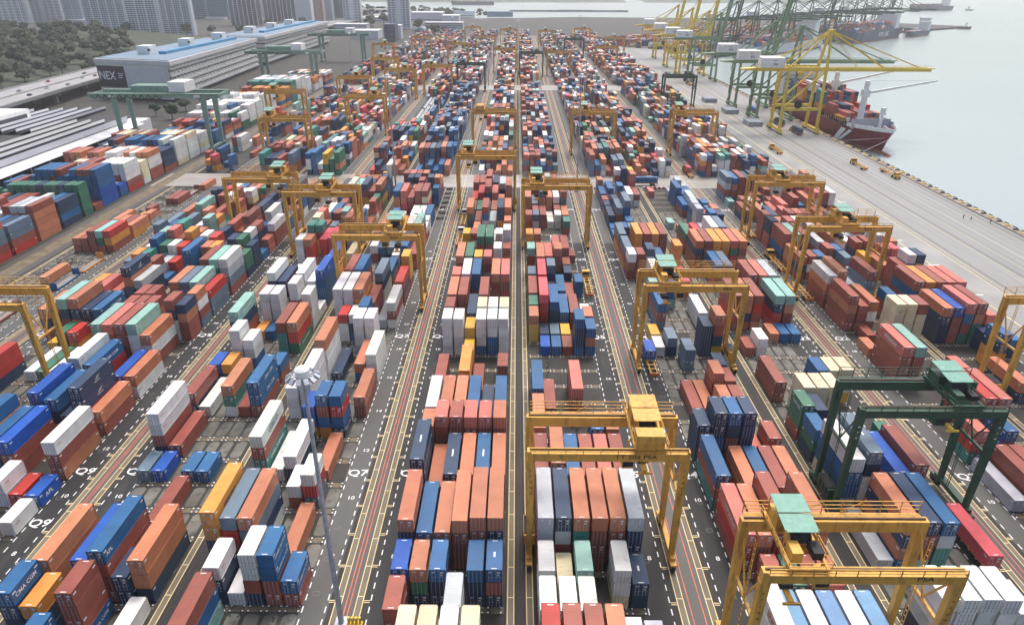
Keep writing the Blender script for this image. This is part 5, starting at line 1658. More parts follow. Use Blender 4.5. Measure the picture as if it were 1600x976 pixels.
# ---------------------------------------------------------------- rail-mounted cranes of the left yard
def rail_crane(Y, label, sp=15.0, zb=28.0, xl=-219.0, xr=-170.3, tr=.72):
    t = thing('rail_crane', (0, Y, 0), label, 'rail crane', 'green rail mounted cranes')
    for y in (0, sp):
        b = MB()
        b.box(xl - 13, xr + 9, y - .8, y + .8, zb, zb + 2.6, 0)
        b.box(xl - 13, xr + 9, y - 1.5, y - .8, zb + 2.45, zb + 2.6, 0)
        for k in range(24):
            x = xl - 12 + k * (xr - xl + 20) / 23
            b.box(x - .05, x + .05, y - 1.5, y - 1.4, zb + 2.6, zb + 3.6, 0)
        b.box(xl - 12, xr + 8, y - 1.5, y - 1.42, zb + 3.55, zb + 3.65, 0)
        b.build('girder', 'greenlt', t)
    for x in (xl - 13, xr + 8):
        b = MB(); b.box(x, x + 1, 0, sp, zb + .5, zb + 2.2, 0); b.build('end_beam', 'greenlt', t)
    b = MB()                                                      # hanging cable loops along the front girder
    n = 10
    for k in range(n):
        xa, xb = xl - 11 + k * 3.9, xl - 11 + (k + 1) * 3.9
        for q in range(4):
            f0, f1 = q / 4, (q + 1) / 4
            z0, z1 = zb + 1.9 - 2.0 * math.sin(math.pi * f0), zb + 1.9 - 2.0 * math.sin(math.pi * f1)
            b.beam((xa + (xb - xa) * f0, -1.75, z0), (xa + (xb - xa) * f1, -1.75, z1), .3, .3, 0)
    b.build('festoon_cable', 'dark', t)
    for x in (xl, xr):
        for y in (0, sp):
            b = MB()
            b.hexa([(x - .8, y - .6, 1.5), (x + .8, y - .6, 1.5), (x + .8, y + .6, 1.5), (x - .8, y + .6, 1.5), (x - 1.5, y - .7, zb), (x + 1.5, y - .7, zb), (x + 1.5, y + .7, zb), (x - 1.5, y + .7, zb)], 0)
            b.build('leg', 'greenlt', t)
        b = MB(); b.box(x - .7, x + .7, -3, sp + 3, 1.0, 2.0, 0)
        for y in (-2, sp + 2):
            for q in (-1, 1):
                b.tube((x - .5, y + q, .55), (x + .5, y + q, .55), .5, n=8, m=1)
        b.build('sill_beam', ['greenlt', 'rubber'], t)
    tx = xl + tr * (xr - xl)
    b = MB(); b.box(tx - 4.5, tx + 4.5, 1, sp - 1, zb + 2.9, zb + 8.2, 0); b.build('machinery_house', 'white', t)
    b = MB(); b.box(tx - 26, tx - 5, 3, sp - 3, zb + 3.0, zb + 6.0, 0)
    for k in range(7):
        b.box(tx - 26 + k * 3, tx - 25.6 + k * 3, 2.9, sp - 2.9, zb + 3, zb + 6.2, 0)
    b.build('trolley', 'greenlt', t)
    b = MB(); b.box(xr - 4, xr - 1, -1.7, -.83, zb + .6, zb + 1.9, 0); b.box(xl - 1.5, xl + 1.8, -1.7, -.83, zb + .6, zb + 1.6, 0); b.build('sign_board', 'white', t)


rail_crane(378.0, 'grey-green rail crane with white house, nearest of three')
rail_crane(619.0, 'grey-green rail crane with white house, middle of three', xl=-222, xr=-178)
rail_crane(828.0, 'grey-green rail crane with white house, farthest of three', xl=-226, xr=-178)

# ---------------------------------------------------------------- warehouse with sawtooth roof
M['roofwhite'] = mat('pale_roof_sheet', (0.62, 0.63, 0.66), 0.45, 0.07, 0.05, dirt=(0.35, 0.36, 0.38), dirt_amt=0.35, stretch=(2.5, .15, 1))
M['skylight'] = mat('yellowed_skylight', (0.66, 0.63, 0.40), 0.5, 0.08, 0.2)
M['bluesheet'] = mat('blue_roof_sheet', (0.15, 0.23, 0.31), 0.55, 0.14, 0.05, dirt=(0.2, 0.28, 0.34), dirt_amt=0.4)
M['bluedeep'] = mat('blue_ridge_sheet', (0.04, 0.24, 0.42), 0.4, 0.1, 0.05)
M['bandwhite'] = mat('pale_grey_band', (0.60, 0.60, 0.60), 0.6, 0.07, 0.06, dirt=(0.35, 0.35, 0.33), dirt_amt=0.3)
M['recess'] = mat('recess_shade_dark', (0.035, 0.035, 0.04), 0.8, 0.3, 0.1)  # near-black: shade of recesses, roof gaps and shed interior put into the colour
M['navysign'] = mat('dark_navy_panel', (0.012, 0.018, 0.032), 0.4, 0.2, 0.1)
wh = thing('warehouse', (0, 0, 0), 'long low warehouse with white sawtooth roof and yellowed skylights at left', 'warehouse')
for i in range(10):
    x1 = -233.5 - 8.0 * i
    x0 = x1 - 7.2
    ya, yb = (250, 412) if i == 0 else ((255, 402) if i < 4 else (372, 455 - 2 * i))
    b = MB()
    b.hexa([(x0, ya, 9.6), (x1, ya, 12.0), (x1, yb, 12.0), (x0, yb, 9.6), (x0, ya, 9.8), (x1, ya, 12.3), (x1, yb, 12.3), (x0, yb, 9.8)], 0)
    b.box(x1, x1 + .15, ya, yb, 11.0 if i else 9.4, 12.3, 0)
    b.box(x1 - .6, x1 - .2, ya, yb, 9.5, 11.2, 1)
    if 0 < i < 4:
        b.hexa([(x1 - 2.2, ya, 11.60), (x1 - .3, ya, 12.23), (x1 - .3, yb, 12.23), (x1 - 2.2, yb, 11.60), (x1 - 2.2, ya, 11.72), (x1 - .3, ya, 12.36), (x1 - .3, yb, 12.36), (x1 - 2.2, yb, 11.72)], 2)
    b.build('roof', ['roofwhite', 'recess', 'skylight'], wh)
for i in range(4, 14):
    pass
b = MB()
b.hexa([(-235, 250, 8.9), (-224.5, 250, 7.6), (-224.5, 414, 7.6), (-235, 414, 8.9), (-235, 250, 9.1), (-224.5, 250, 7.8), (-224.5, 414, 7.8), (-235, 414, 9.1)], 0)
b.build('canopy_roof', 'roofwhite', wh)
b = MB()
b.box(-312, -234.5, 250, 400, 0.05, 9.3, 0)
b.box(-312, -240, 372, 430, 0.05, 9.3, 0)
b.build('wall', 'recess', wh)  # solid dark block, coloured as the shaded interior under the roof
for k in range(12):
    b = MB(); b.box(-225.4, -224.9, 252 + k * 14, 252.5 + k * 14, 0, 7.7, 0); b.build('column', 'galv', wh)
of = thing('office_annex', (-236, 412, 0), 'small white annex with square windows at warehouse end', 'building')
b = MB(); b.box(-8, 8, 0, 16, 0, 8.5, 0); b.build('wall', 'white', of)
for k in range(3):
    b = MB(); b.box(-6 + k * 4.6, -3.8 + k * 4.6, -.08, 0.02, 3.6, 6.0, 0); b.build('window', 'glass', of)
of = thing('office_block', (-301, 372, 0), 'white office block with ribbon windows cut by the left edge', 'building')
b = MB(); b.box(-16, 10, 0, 40, 0, 16.5, 0); b.build('wall', 'white', of)
for z in (7, 12):
    for k in range(4):
        b = MB(); b.box(-14 + k * 6, -9.5 + k * 6, -.1, .02, z, z + 2.2, 0); b.build('window', 'glass', of)
    b = MB(); b.box(9.98, 10.1, 3, 37, z, z + 2.2, 0); b.build('window', 'glass', of)

# ---------------------------------------------------------------- long storeyed buildings with blue roofs
def storey_block(poly, H, label, sign=False, floors=5):
    t = thing('storey_building', (0, 0, 0), label, 'building')
    cx = sum(p[0] for p in poly) / len(poly); cy = sum(p[1] for p in poly) / len(poly)
    sc = lambda k: [(cx + (x - cx) * (1 - k / abs(poly[0][0] - cx)), cy + (y - cy) * (1 - k / 110)) for x, y in poly]
    b = MB(); b.prism(sc(2.2), 0, H - 1, 0); b.build('recessed_wall', 'recess', t)  # core painted near-black for the shade behind the parapet bands
    fh = (H - 5) / floors
    for k in range(floors):
        z = 3.2 + k * fh
        b = MB(); b.prism(sc(0.0), z, z + fh * .34, 0); b.build('parapet_band', 'bandwhite', t)
        b = MB(); b.prism(sc(1.4), z + fh * .34, z + fh * .74, 0); b.build('wall', 'wall', t)
    b = MB(); b.prism(sc(-1.6), H - 3.2, H, 0); b.build('roof_fascia', 'bandwhite', t)
    b = MB(); b.prism(sc(1.0), H, H + .5, 0); b.build('roof', 'bluesheet', t)
    xr = max(p[0] for p in poly); yr0 = min(p[1] for p in poly); yr1 = max(p[1] for p in poly)
    b = MB()
    b.box(cx + 6, cx + 12, yr0 + 48, yr1 - 20, H + .5, H + 2.6, 0)
    b.build('roof_ridge', 'bluedeep', t)
    for q, y in enumerate((yr0 + 45, yr0 + 120, yr0 + 195)):
        if y < yr1 - 8:
            b = MB(); b.box(cx - 10, cx, y, y + 13, H + .5, H + 7, 0); b.box(cx - 1, cx + .1, y - .08, y + 2, H + 3, H + 5, 1); b.build('roof_plant_room', ['white', 'glass'], t)
    y = yr0 + 10
    n = 0
    while y < yr1 - 2:
        pr = MB()
        f = (y - yr0) / (yr1 - yr0)
        xe = poly[0][0] + (poly[1][0] - poly[0][0]) * f - .9
        for k in range(floors):
            z = 3.2 + k * fh
            pass
        pr.box(xe - .6, xe + .1, y, y + .7, 3.2, 3.2 + floors * fh, 0)
        pr.build('column', 'wall', t)
        y += 7.5; n += 1
    return t


NX = [(-264.5, 541), (-276.5, 765), (-330, 765), (-331, 561)]
nex = storey_block(NX, 30, 'long storeyed building with blue roof and dark NEX panel')
fd = (Vector((NX[0][0], NX[0][1], 0)) - Vector((NX[3][0], NX[3][1], 0))).normalized()
fn = Vector((fd.y, -fd.x, 0))
p0 = Vector((NX[3][0], NX[3][1], 0)) + fn * 1.4
def fpanel(name, a, c, z0, z1, m, off):
    b = MB()
    A, B_ = p0 + fd * a + fn * off, p0 + fd * c + fn * off
    Cc, D_ = p0 + fd * c, p0 + fd * a
    b.hexa([(A.x, A.y, z0), (B_.x, B_.y, z0), (Cc.x, Cc.y, z0), (D_.x, D_.y, z0), (A.x, A.y, z1), (B_.x, B_.y, z1), (Cc.x, Cc.y, z1), (D_.x, D_.y, z1)], 0)
    return b.build(name, m, nex)
fpanel('front_wall', 0, 69, 2, 26.6, 'wall', .1)
fpanel('front_cladding', 26, 64, 8, 25.2, 'bandwhite', .35)
fpanel('sign_panel', 0.5, 27, 9.0, 25.0, 'navysign', .6)
pp = p0 + fd * 9.6 + fn * .75
letter('NEX', 'lw', 'front', (pp.x, pp.y, 17.5), 8.6, nex, .95, xy=(tuple(fd), (0, 0, 1)))
for k in range(3):
    pp = p0 + fd * 20.5 + fn * .75
    b = MB()
    A, B_ = pp, pp + fd * (5.2 - k * .8)
    b.face([(A.x, A.y, 19.2 - k * 1.5), (B_.x, B_.y, 19.2 - k * 1.5), (B_.x, B_.y, 19.8 - k * 1.5), (A.x, A.y, 19.8 - k * 1.5)])
    b.build('sign_line', 'lw', nex)
storey_block([(-276.5, 792), (-281, 1085), (-330, 1085), (-330, 792)], 30, 'second long storeyed building with blue roof behind the dark panel one')

# ---------------------------------------------------------------- viaduct, cars on it
VP = [(-350, 300), (-357, 420), (-370, 540), (-382, 660), (-388, 800), (-380, 1000), (-362, 1300), (-352, 1560), (-300, 2050)]
b = MB()
side = MB()
def vnorm(i):
    a, c = VP[max(0, i - 1)], VP[min(len(VP) - 1, i + 1)]
    d = Vector((c[0] - a[0], c[1] - a[1], 0)).normalized()
    return Vector((d.y, -d.x, 0))
for i in range(len(VP) - 1):
    a, c = Vector((*VP[i], 0)), Vector((*VP[i + 1], 0))
    na, nc = vnorm(i), vnorm(i + 1)
    for w0, w1, z0, z1, mm in ((-21, 21, 8.2, 9.6, 0), (20.6, 21.1, 9.6, 10.7, 1), (-21.1, -20.6, 9.6, 10.7, 1), (-.4, .4, 9.6, 10.5, 1), (-11, 11, 6.6, 8.2, 1)):
        q = [a + na * w0, a + na * w1, c + nc * w1, c + nc * w0]
        b.hexa([(v.x, v.y, z0) for v in q] + [(v.x, v.y, z1) for v in q], mm)
o = b.build('expressway', [mat('viaduct_asphalt', (0.30, 0.30, 0.30), 0.6, 0.12, 0.03, dirt=(0.22, 0.22, 0.22), dirt_amt=0.5), 'concrete'])
tag(o, kind='structure')
for n_, (i, f) in enumerate(((1, .3), (1, .95), (2, .6), (3, .3))):
    p = Vector((*VP[i], 0)).lerp(Vector((*VP[i + 1], 0)), f)
    n = vnorm(i)
    b = MB()
    b.beam((p.x, p.y, 0), (p.x, p.y, 5.4), 4, 2.4, 0, 5, 3)
    q, q2 = p - n * 12, p + n * 19
    b.beam((q.x, q.y, 6.0), (q2.x, q2.y, 6.0), 2.4, 1.3, 0)
    b.beam((p + n * 15).to_tuple()[:2] + (0,), (p + n * 15).to_tuple()[:2] + (5.5,), 2.4, 2.4, 0)
    o = b.build('viaduct_pier', 'concrete')
    tag(o, 'concrete viaduct pier under the expressway, %s from the left edge' % ORD[n_], 'pier', 'viaduct piers')


def car_mesh():
    b = MB()
    b.hexa([(-.85, 0, .35), (.85, 0, .35), (.85, 4.3, .35), (-.85, 4.3, .35), (-.88, .05, .95), (.88, .05, .95), (.85, 4.2, .85), (-.85, 4.2, .85)], 0)
    b.hexa([(-.82, .5, .92), (.82, .5, .92), (.82, 3.2, .88), (-.82, 3.2, .88), (-.68, .95, 1.45), (.68, .95, 1.45), (.68, 2.4, 1.45), (-.68, 2.4, 1.45)], 1)
    b.box(-.66, .66, 1.0, 2.35, 1.45, 1.49, 0)
    for y in (.8, 3.4):
        for x in (-.9, .72):
            b.tube((x, y, .33), (x + .18, y, .33), .33, n=10, m=2)
    return b.mesh('car_body', ['paint', 'glass', 'rubber'])


CARM = car_mesh()
CARS = [(1.2, 6, 'w'), (1.35, -9, 'w'), (1.7, 12, 'n'), (1.9, -6, 'g'), (2.0, 6, 'w'), (2.15, 13, 'g'), (2.35, -12, 'R'), (2.5, 5, 'w'), (2.62, 9, 'r'), (2.8, -8, 's'), (2.95, 14, 'w'), (0.95, 9, 'n'), (1.55, -14, 'w')]
for n_, (u, w, c) in enumerate(CARS):
    i = int(u)
    p = Vector((*VP[i], 0)).lerp(Vector((*VP[i + 1], 0)), u - i) + vnorm(i) * w
    d = Vector((VP[i + 1][0] - VP[i][0], VP[i + 1][1] - VP[i][1], 0))
    o = link('car', CARM)
    o.location = (p.x, p.y, 9.62)
    o.rotation_euler = (0, 0, math.atan2(d.y, d.x) - math.pi / 2 + (math.pi if w < 0 else 0))
    o.color = (*PAL[c], 1)
    tag(o, '%s car on the %s carriageway of the expressway, %s from the left' % (CNAME[c], 'near' if w > 0 else 'far', ORD[sorted(q[0] for q in CARS if (q[1] > 0) == (w > 0)).index(u)]), 'car', 'cars on the expressway')
for n_, (x, y, c) in enumerate(((-240, 560, 'w'), (-243, 575, 'g'), (-240, 592, 'w'), (-244, 618, 's'), (-239, 640, 'w'), (-246, 655, 'n'))):
    o = link('car', CARM)
    o.location = (x, y, .01)
    o.color = (*PAL[c], 1)
    o.rotation_euler = (0, 0, R.uniform(-.3, .3))
    tag(o, '%s car parked below the long storeyed building, %s along' % (CNAME[c], ORD[n_]), 'car', 'cars parked by the building')

# ---------------------------------------------------------------- trees
def crown_mesh(seed, rad, hgt, n=1500):
    rr = random.Random(seed)
    b = MB()
    lobes = []
    for _ in range(11):
        a, q = rr.uniform(0, 6.283), rr.uniform(.1, .68) * rad
        lobes.append((math.cos(a) * q, math.sin(a) * q, hgt * rr.uniform(.45, .82), rad * rr.uniform(.30, .52)))
    lobes.append((0, 0, hgt * .72, rad * .6))
    for k in range(n):
        lx, ly, lz, lr = rr.choice(lobes)
        u, th = rr.uniform(-.55, 1), rr.uniform(0, 6.283)
        s = math.sqrt(max(0, 1 - u * u))
        q = lr * rr.uniform(.78, 1.06)
        x, y, z = lx + q * s * math.cos(th), ly + q * s * math.sin(th), lz + q * u * .75
        w = rr.uniform(.55, 1.15)
        nx, ny, nz = s * math.cos(th) + rr.uniform(-.5, .5), s * math.sin(th) + rr.uniform(-.5, .5), u + rr.uniform(-.2, .8)
        v = Vector((nx, ny, nz)).normalized()
        a = v.cross(Vector((rr.uniform(-1, 1), rr.uniform(-1, 1), .3))).normalized() * w
        c = v.cross(a)
        p = Vector((x, y, z))
        b.face([tuple(p - a), tuple(p + c * .6), tuple(p + a), tuple(p - c * .6)])
    return b


CRN = []
for k in range(5):
    b = crown_mesh(30 + k, (6.2, 7.2, 5.2, 6.6, 4.2)[k], (13, 14.5, 12, 15.5, 13)[k])
    CRN.append(b.mesh('crown', ['leaf' if k % 2 else 'leaf2']))
tb = MB()
tb.tube((0, 0, 0), (.2, .1, 7), .45, .28, 8)
for k in range(5):
    a = k * 1.256
    tb.tube((.15, .1, 5 + k * .3), (math.cos(a) * 3, math.sin(a) * 3, 9), .2, .09, 6)
TRK = tb.mesh('trunk', ['bark'])
TREEN = [0]


def tree(x, y, s, kind, label, group, z=0):
    o = link('tree', TRK)
    o.location = (x, y, z)
    o.scale = (s, s, s * R.uniform(.9, 1.1))
    o.rotation_euler = (0, 0, R.uniform(0, 6.28))
    link('crown', CRN[kind], o)
    tag(o, label, 'tree', group)
    return o


# wooded slope left of the expressway: one broad mass, with the trees along its front edge as things
hill = MB()
nx_, ny_ = 22, 22
def hz(x, y): return max(0.0, 14 * min(1, (-(x) - 440) / 160)) * min(1, max(0, (y - 560) / 100)) if x < -440 else 0
for i in range(nx_):
    for j in range(ny_):
        x0, x1 = -430 - i * 32, -430 - (i + 1) * 32
        y0, y1 = 520 + j * 28, 520 + (j + 1) * 28
        hill.face([(x1, y0, hz(x1, y0) + .02), (x0, y0, hz(x0, y0) + .02), (x0, y1, hz(x0, y1) + .02), (x1, y1, hz(x1, y1) + .02)])
tag(hill.build('hillside', mat('dark_undergrowth', (0.035, 0.05, 0.025), 0.9, 0.4, 0.1)), kind='structure')
front, inner = [], []
for k in range(900):
    x, y = R.uniform(-1010, -428), R.uniform(575, 1130)
    if y > 1130 - (x + 1010) * .22: continue
    px, py = proj(x, y, 8)
    if px < -40: continue
    if px > 205: continue
    if all((x - a) ** 2 + (y - c) ** 2 > 88 for a, c in front + inner):
        (front if x > -452 - 0 * y or y < 640 else inner).append((x, y))
front.sort(key=lambda q: proj(*q, 0)[0])
for n_, (x, y) in enumerate(front):
    tree(x, y, R.uniform(.8, 1.25), R.randrange(5), 'broad green tree at the edge of the wood beside the expressway', 'trees along the expressway', hz(x, y))
b = MB()
wood = MB()
for (x, y) in inner:
    me = CRN[R.randrange(5)]
    s, a = R.uniform(.85, 1.45), R.uniform(0, 6.28)
    ca, sa = math.cos(a) * s, math.sin(a) * s
    z0 = hz(x, y)
    co_ = np.empty(len(me.vertices) * 3); me.vertices.foreach_get('co', co_); co_ = co_.reshape(-1, 3)
    P_ = np.stack([co_[:, 0] * ca - co_[:, 1] * sa + x, co_[:, 0] * sa + co_[:, 1] * ca + y, co_[:, 2] * s + z0], 1)
    i = len(wood.v)
    wood.v.extend(map(tuple, P_))
    nf = len(P_) // 4
    mi = 0 if R.random() < .6 else 1
    wood.f.extend([(i + 4 * q, i + 4 * q + 1, i + 4 * q + 2, i + 4 * q + 3) for q in range(nf)])
    wood.m.extend([mi] * nf); wood.c.extend([None] * nf); wood.uv.extend([None] * nf)
o = wood.build('woodland', ['leaf', 'leaf2'])
tag(o, 'dense wood of broad green crowns behind the expressway', 'woodland', kind='stuff')
GT = [(-235, 470, .8), (-239, 500, .7), (-232, 520, .9), (-252, 482, .6), (-228, 545, .6), (-560, 1230, 1.4), (-520, 1240, 1.2), (-600, 1215, 1.5), (-640, 1190, 1.5), (-690, 1180, 1.6), (-480, 1260, 1.2),
      (-450, 1330, 1.6), (-420, 1350, 1.4), (-400, 1370, 1.5), (-375, 1390, 1.3), (-300, 1500, 1.8), (-275, 1510, 1.7), (-290, 1470, 1.2), (-180, 1330, 1.5), (-160, 1310, 1.2), (-140, 1240, 1.5), (-128, 1290, .9), (-250, 1180, 1.0), (-300, 1130, 1.0), (-330, 1150, .9)]
for n_, (x, y, s) in enumerate(GT):
    where = 'near the warehouse and stacks' if y < 560 else ('below the white apartment slabs' if x < -470 else 'among the low buildings beyond the yard')
    tree(x, y, s, n_ % 5, 'green tree %s, %s from the left' % (where, ORD[sorted(proj(a[0], a[1], 0)[0] for a in GT if (a[1] < 560) == (y < 560) and ((a[0] < -470) == (x < -470))).index(proj(x, y, 0)[0])]), 'scattered trees')
far = MB()
for k in range(260):
    x = R.uniform(-700, 160); y = R.uniform(1900, 2300) if x < -60 else 0
    if not y or y > 1800 + (-x) * 1.1 + 60: continue
    s = R.uniform(9, 20)
    for q in range(40):
        a, u = R.uniform(0, 6.28), R.uniform(0, 1)
        w = R.uniform(1.5, 4)
        px, py, pz = x + math.cos(a) * s * (1 - u * .6) * R.random(), y + math.sin(a) * s * .6, 2 + u * s * .8
        far.face([(px - w, py, pz), (px, py - w * .4, pz + w * .8), (px + w, py, pz), (px, py + w * .4, pz - w * .3)])
tag(far.build('distant_trees', 'leaf'), 'hazy belt of trees at the far end of the land', 'trees', kind='stuff')

# ---------------------------------------------------------------- towers and low buildings of the town
M['towerwhite'] = mat('tower_render', (0.70, 0.71, 0.72), 0.65, 0.05, 0.02)
M['towergrey'] = mat('tower_grey', (0.36, 0.42, 0.48), 0.6, 0.08, 0.02)
M['towerteal'] = mat('tower_teal_glass', (0.035, 0.11, 0.15), 0.15, 0.2, 0.02)
M['towerdark'] = mat('tower_dark_glass', (0.03, 0.045, 0.06), 0.15, 0.2, 0.02)
M['towernavy'] = mat('tower_navy', (0.06, 0.085, 0.13), 0.3, 0.15, 0.02)
M['pinkstone'] = mat('tower_pink_stone', (0.52, 0.33, 0.28), 0.6, 0.08, 0.02)
M['brownwall'] = mat('tower_brown', (0.20, 0.14, 0.14), 0.6, 0.1, 0.02)
M['win'] = mat('window_band', (0.10, 0.13, 0.16), 0.3, 0.25, 0.3)
WB = {}


def tower(px0, px1, py, H, wall, label, style='slab', depth=16, fh=3.0, rz=0.0, top=True):
    # base line found on the ground under the given picture points, then built at its true size
    X0, Y0 = ground_at(px0, py)
    X1, Y1 = ground_at(px1, py)
    w = abs(X1 - X0)
    t = thing('apartment_tower' if style in ('slab', 'grid') else 'office_tower', ((X0 + X1) / 2, Y0, 0), label, 'tower', None, rz)
    b = MB()
    b.box(-w / 2, w / 2, 0, depth, 0, H, 0)
    if style == 'slab':
        n = max(2, int(w / 13))
        for k in range(n + 1):
            x = -w / 2 + k * w / n
            b.box(x - 1.3, x + 1.3, -1.2, .1, 0, H + 1, 0)
        b.box(w / 2 - .1, w / 2 + 1.0, depth * .3, depth * .7, 0, H + 1, 0)
    elif style == 'fins':
        n = max(3, int(w / 9))
        for k in range(n + 1):
            x = -w / 2 + k * w / n
            b.box(x - .7, x + .7, -1.0, .1, 0, H, 1)
    elif style == 'grid':
        n = max(3, int(w / 6))
        for k in range(n + 1):
            x = -w / 2 + k * w / n
            b.box(x - .5, x + .5, -.5, .1, 0, H, 0)
        b.box(-w * .12, w * .12, -1.6, .1, 0, H + 2, 0)
    b.build('wall', [wall, 'towerwhite'], t)
    if style in ('slab', 'grid'):
        key = (round(w, 1), style)
        if key not in WB:
            m_ = MB()
            n = max(2, int(w / 13)) * 3 if style == 'slab' else max(3, int(w / 6)) * 1
            for k in range(n):
                x0, x1 = -w / 2 + (k + .12) * w / n, -w / 2 + (k + .88) * w / n
                m_.box(x0, x1, -.28 if k % 3 != 1 or style == 'grid' else -.8, .02, 0, 1.35, 0)
            WB[key] = m_.mesh('window_row', ['win'])
            m2 = MB()
            for k in range(4):
                m2.box(w / 2 - .02, w / 2 + .15, depth * (.08 + k * .23), depth * (.22 + k * .23), 0, 1.3, 0)
            WB[key + (1,)] = m2.mesh('window_row', ['win'])
        z, q = 4.0, 0
        while z < H - 3 and q < 45:
            o = link('window_row', WB[key], t); o.location = (0, 0, z)
            if style == 'slab':
                o = link('window_row', WB[key + (1,)], t); o.location = (0, 0, z)
            z += fh; q += 1
    else:
        z, q = 5.0, 0
        while z < H - 2 and q < 40:
            b = MB(); b.box(-w / 2 - .1, w / 2 + .1, -.15, depth, z, z + .5, 0); b.build('floor_band', wall if style == 'plain' else 'towergrey', t)
            z += 4.2; q += 1
    return t


def ground_at(px, py):
    x, y = px - 800, py - 488
    d = Vector((x, CF * math.cos(CP) - y * math.sin(CP), -CF * math.sin(CP) - y * math.cos(CP)))
    k = -CH / d.z
    X, Y = d.x * k, d.y * k
    return X * math.cos(CYAW) - Y * math.sin(CYAW), X * math.sin(CYAW) + Y * math.cos(CYAW)


tower(-22, 46, 38, 110, 'towerwhite', 'white apartment slab cut by the left edge')
tower(52, 68, 37, 105, 'towergrey', 'narrow grey apartment slab between two white ones at far left')
tower(71, 99, 36, 108, 'towerwhite', 'white apartment slab, second white one from the left edge')
tower(104, 131, 39, 104, 'towergrey', 'grey striped apartment slab right of second white slab')
tower(139, 202, 57, 112, 'towerwhite', 'broad white apartment slab above the blue roofs, left of three')
tower(205, 251, 59, 112, 'towerwhite', 'white apartment slab above the blue roofs, middle of three')
tower(254, 302, 57, 112, 'towerwhite', 'white apartment slab above the blue roofs, right of three')
tower(300, 323, 31, 115, 'towerteal', 'teal glass tower just right of the apartment slabs', 'glass', 25)
tower(326, 357, 32, 115, 'towerteal', 'broader teal glass tower beside the dark finned one', 'glass', 25)
tower(361, 403, 41, 110, 'towerdark', 'dark glass tower with thin white fins', 'fins', 25)
tower(405, 416, 27, 115, 'towerwhite', 'slim white tower behind the dark finned one', 'plain', 20)
tower(413, 446, 34, 60, 'towerdark', 'mid height dark tower with white corner frame', 'fins', 20)
tower(444, 463, 37, 70, 'towernavy', 'striped grey-blue tower next to the white stepped block', 'fins', 20)
tower(463, 487, 37, 46, 'towerwhite', 'white stepped block between dark towers', 'plain', 22)
tower(487, 505, 34, 70, 'pinkstone', 'pink stone office tower', 'grid', 20)
tower(505, 519, 31, 120, 'towergrey', 'plain grey tower left of the navy one', 'plain', 20)
tower(519, 531, 29, 120, 'towernavy', 'navy tower beside the brown one', 'plain', 20)
tower(531, 541, 28, 120, 'brownwall', 'narrow brown tower behind the white gridded one', 'plain', 20)
tower(537, 564, 39, 120, 'towerwhite', 'white gridded apartment tower, left of two beyond the yard', 'grid', 18)
tower(607, 640, 46, 120, 'towerwhite', 'white gridded apartment tower, right of two beyond the yard', 'grid', 18)


def low(px0, px1, py, H, depth, m, label, roof=None, bands=0):
    X0, Y0 = ground_at(px0, py)
    X1, _ = ground_at(px1, py)
    t = thing('low_building', ((X0 + X1) / 2, Y0, 0), label, 'building')
    w = abs(X1 - X0)
    b = MB(); b.box(-w / 2, w / 2, 0, depth, 0, H, 0); b.build('wall', m, t)
    b = MB(); b.box(-w / 2 - .5, w / 2 + .5, -.5, depth + .5, H, H + .8, 0); b.build('roof', roof or m, t)
    for k in range(bands):
        b = MB(); b.box(-w / 2 + 1, w / 2 - 1, -.15, .02, 2.5 + k * H / (bands + .3), 3.9 + k * H / (bands + .3), 0); b.build('window_row', 'win', t)


low(521, 572, 49, 11, 30, 'towerwhite', 'low white podium block with window rows by the left gridded tower', bands=2)
low(548, 590, 62, 12, 40, 'towerwhite', 'white flat roofed shed beside the farthest rail crane')
low(566, 606, 36, 10, 40, 'towerwhite', 'low white block half hidden by trees', bands=2)
low(600, 617, 66, 24, 30, 'towernavy', 'dark blue glazed cube before the right gridded tower', bands=3)
low(616, 626, 62, 20, 20, 'towerwhite', 'narrow white stair block beside the blue glazed cube')
low(640, 690, 34, 18, 60, 'towerwhite', 'large white warehouse beyond the right gridded tower', bands=1)
low(690, 716, 36, 14, 50, 'towerwhite', 'smaller white warehouse right of the large one')
low(662, 722, 47, 12, 30, 'bandwhite', 'long pale grey building with three window bands', bands=3)
low(708, 740, 27, 12, 60, 'towerwhite', 'white shed near the waterfront with blue edge', 'bluesheet', 1)
low(560, 604, 25, 14, 40, 'wall', 'pale block among far trees')
low(760, 800, 27, 12, 30, 'bluesheet', 'blue waterfront shed at the top centre')
low(100, 150, 40, 8, 40, 'bandwhite', 'flat pale roof above the wood at far left')
low(320, 350, 33, 5, 20, 'bandwhite', 'tiny pale roof among trees under the teal towers')
X0, Y0 = ground_at(658, 50)
dm = MB()
for k in range(10):
    for j in range(4):
        f = lambda a, e: (X0 + 16 * math.cos(a) * math.cos(e), Y0 + 12 * math.sin(a) * math.cos(e), 1 + 8 * math.sin(e))
        a0, a1, e0, e1 = k * .6283, (k + 1) * .6283, j * .3927, (j + 1) * .3927
        dm.face([f(a0, e0), f(a1, e0), f(a1, e1), f(a0, e1)])
tag(dm.build('dome_pavilion', 'bluesheet'), 'low blue domed pavilion left of the long pale building', 'pavilion')
b = MB()
for px, py, w in ((860, 17, 130), (925, 17, 110)):
    X, Y = ground_at(px, py)
    b.box(X - w, X + w, Y, Y + 20, -4, 2, 0)
    b.box(X - w, X + w, Y - .5, Y, -1, 1.5, 1)
tag(b.build('breakwater', ['concrete', 'bluesheet']), 'long low jetty out in the far water, beyond the yard', 'jetty')
b = MB()
pts = []
for k in range(70):
    x = -4000 + k * 80
    pts.append((x, 30 + 26 * math.sin(k * .31) + 18 * math.sin(k * .83 + 1) + R.uniform(0, 10)))
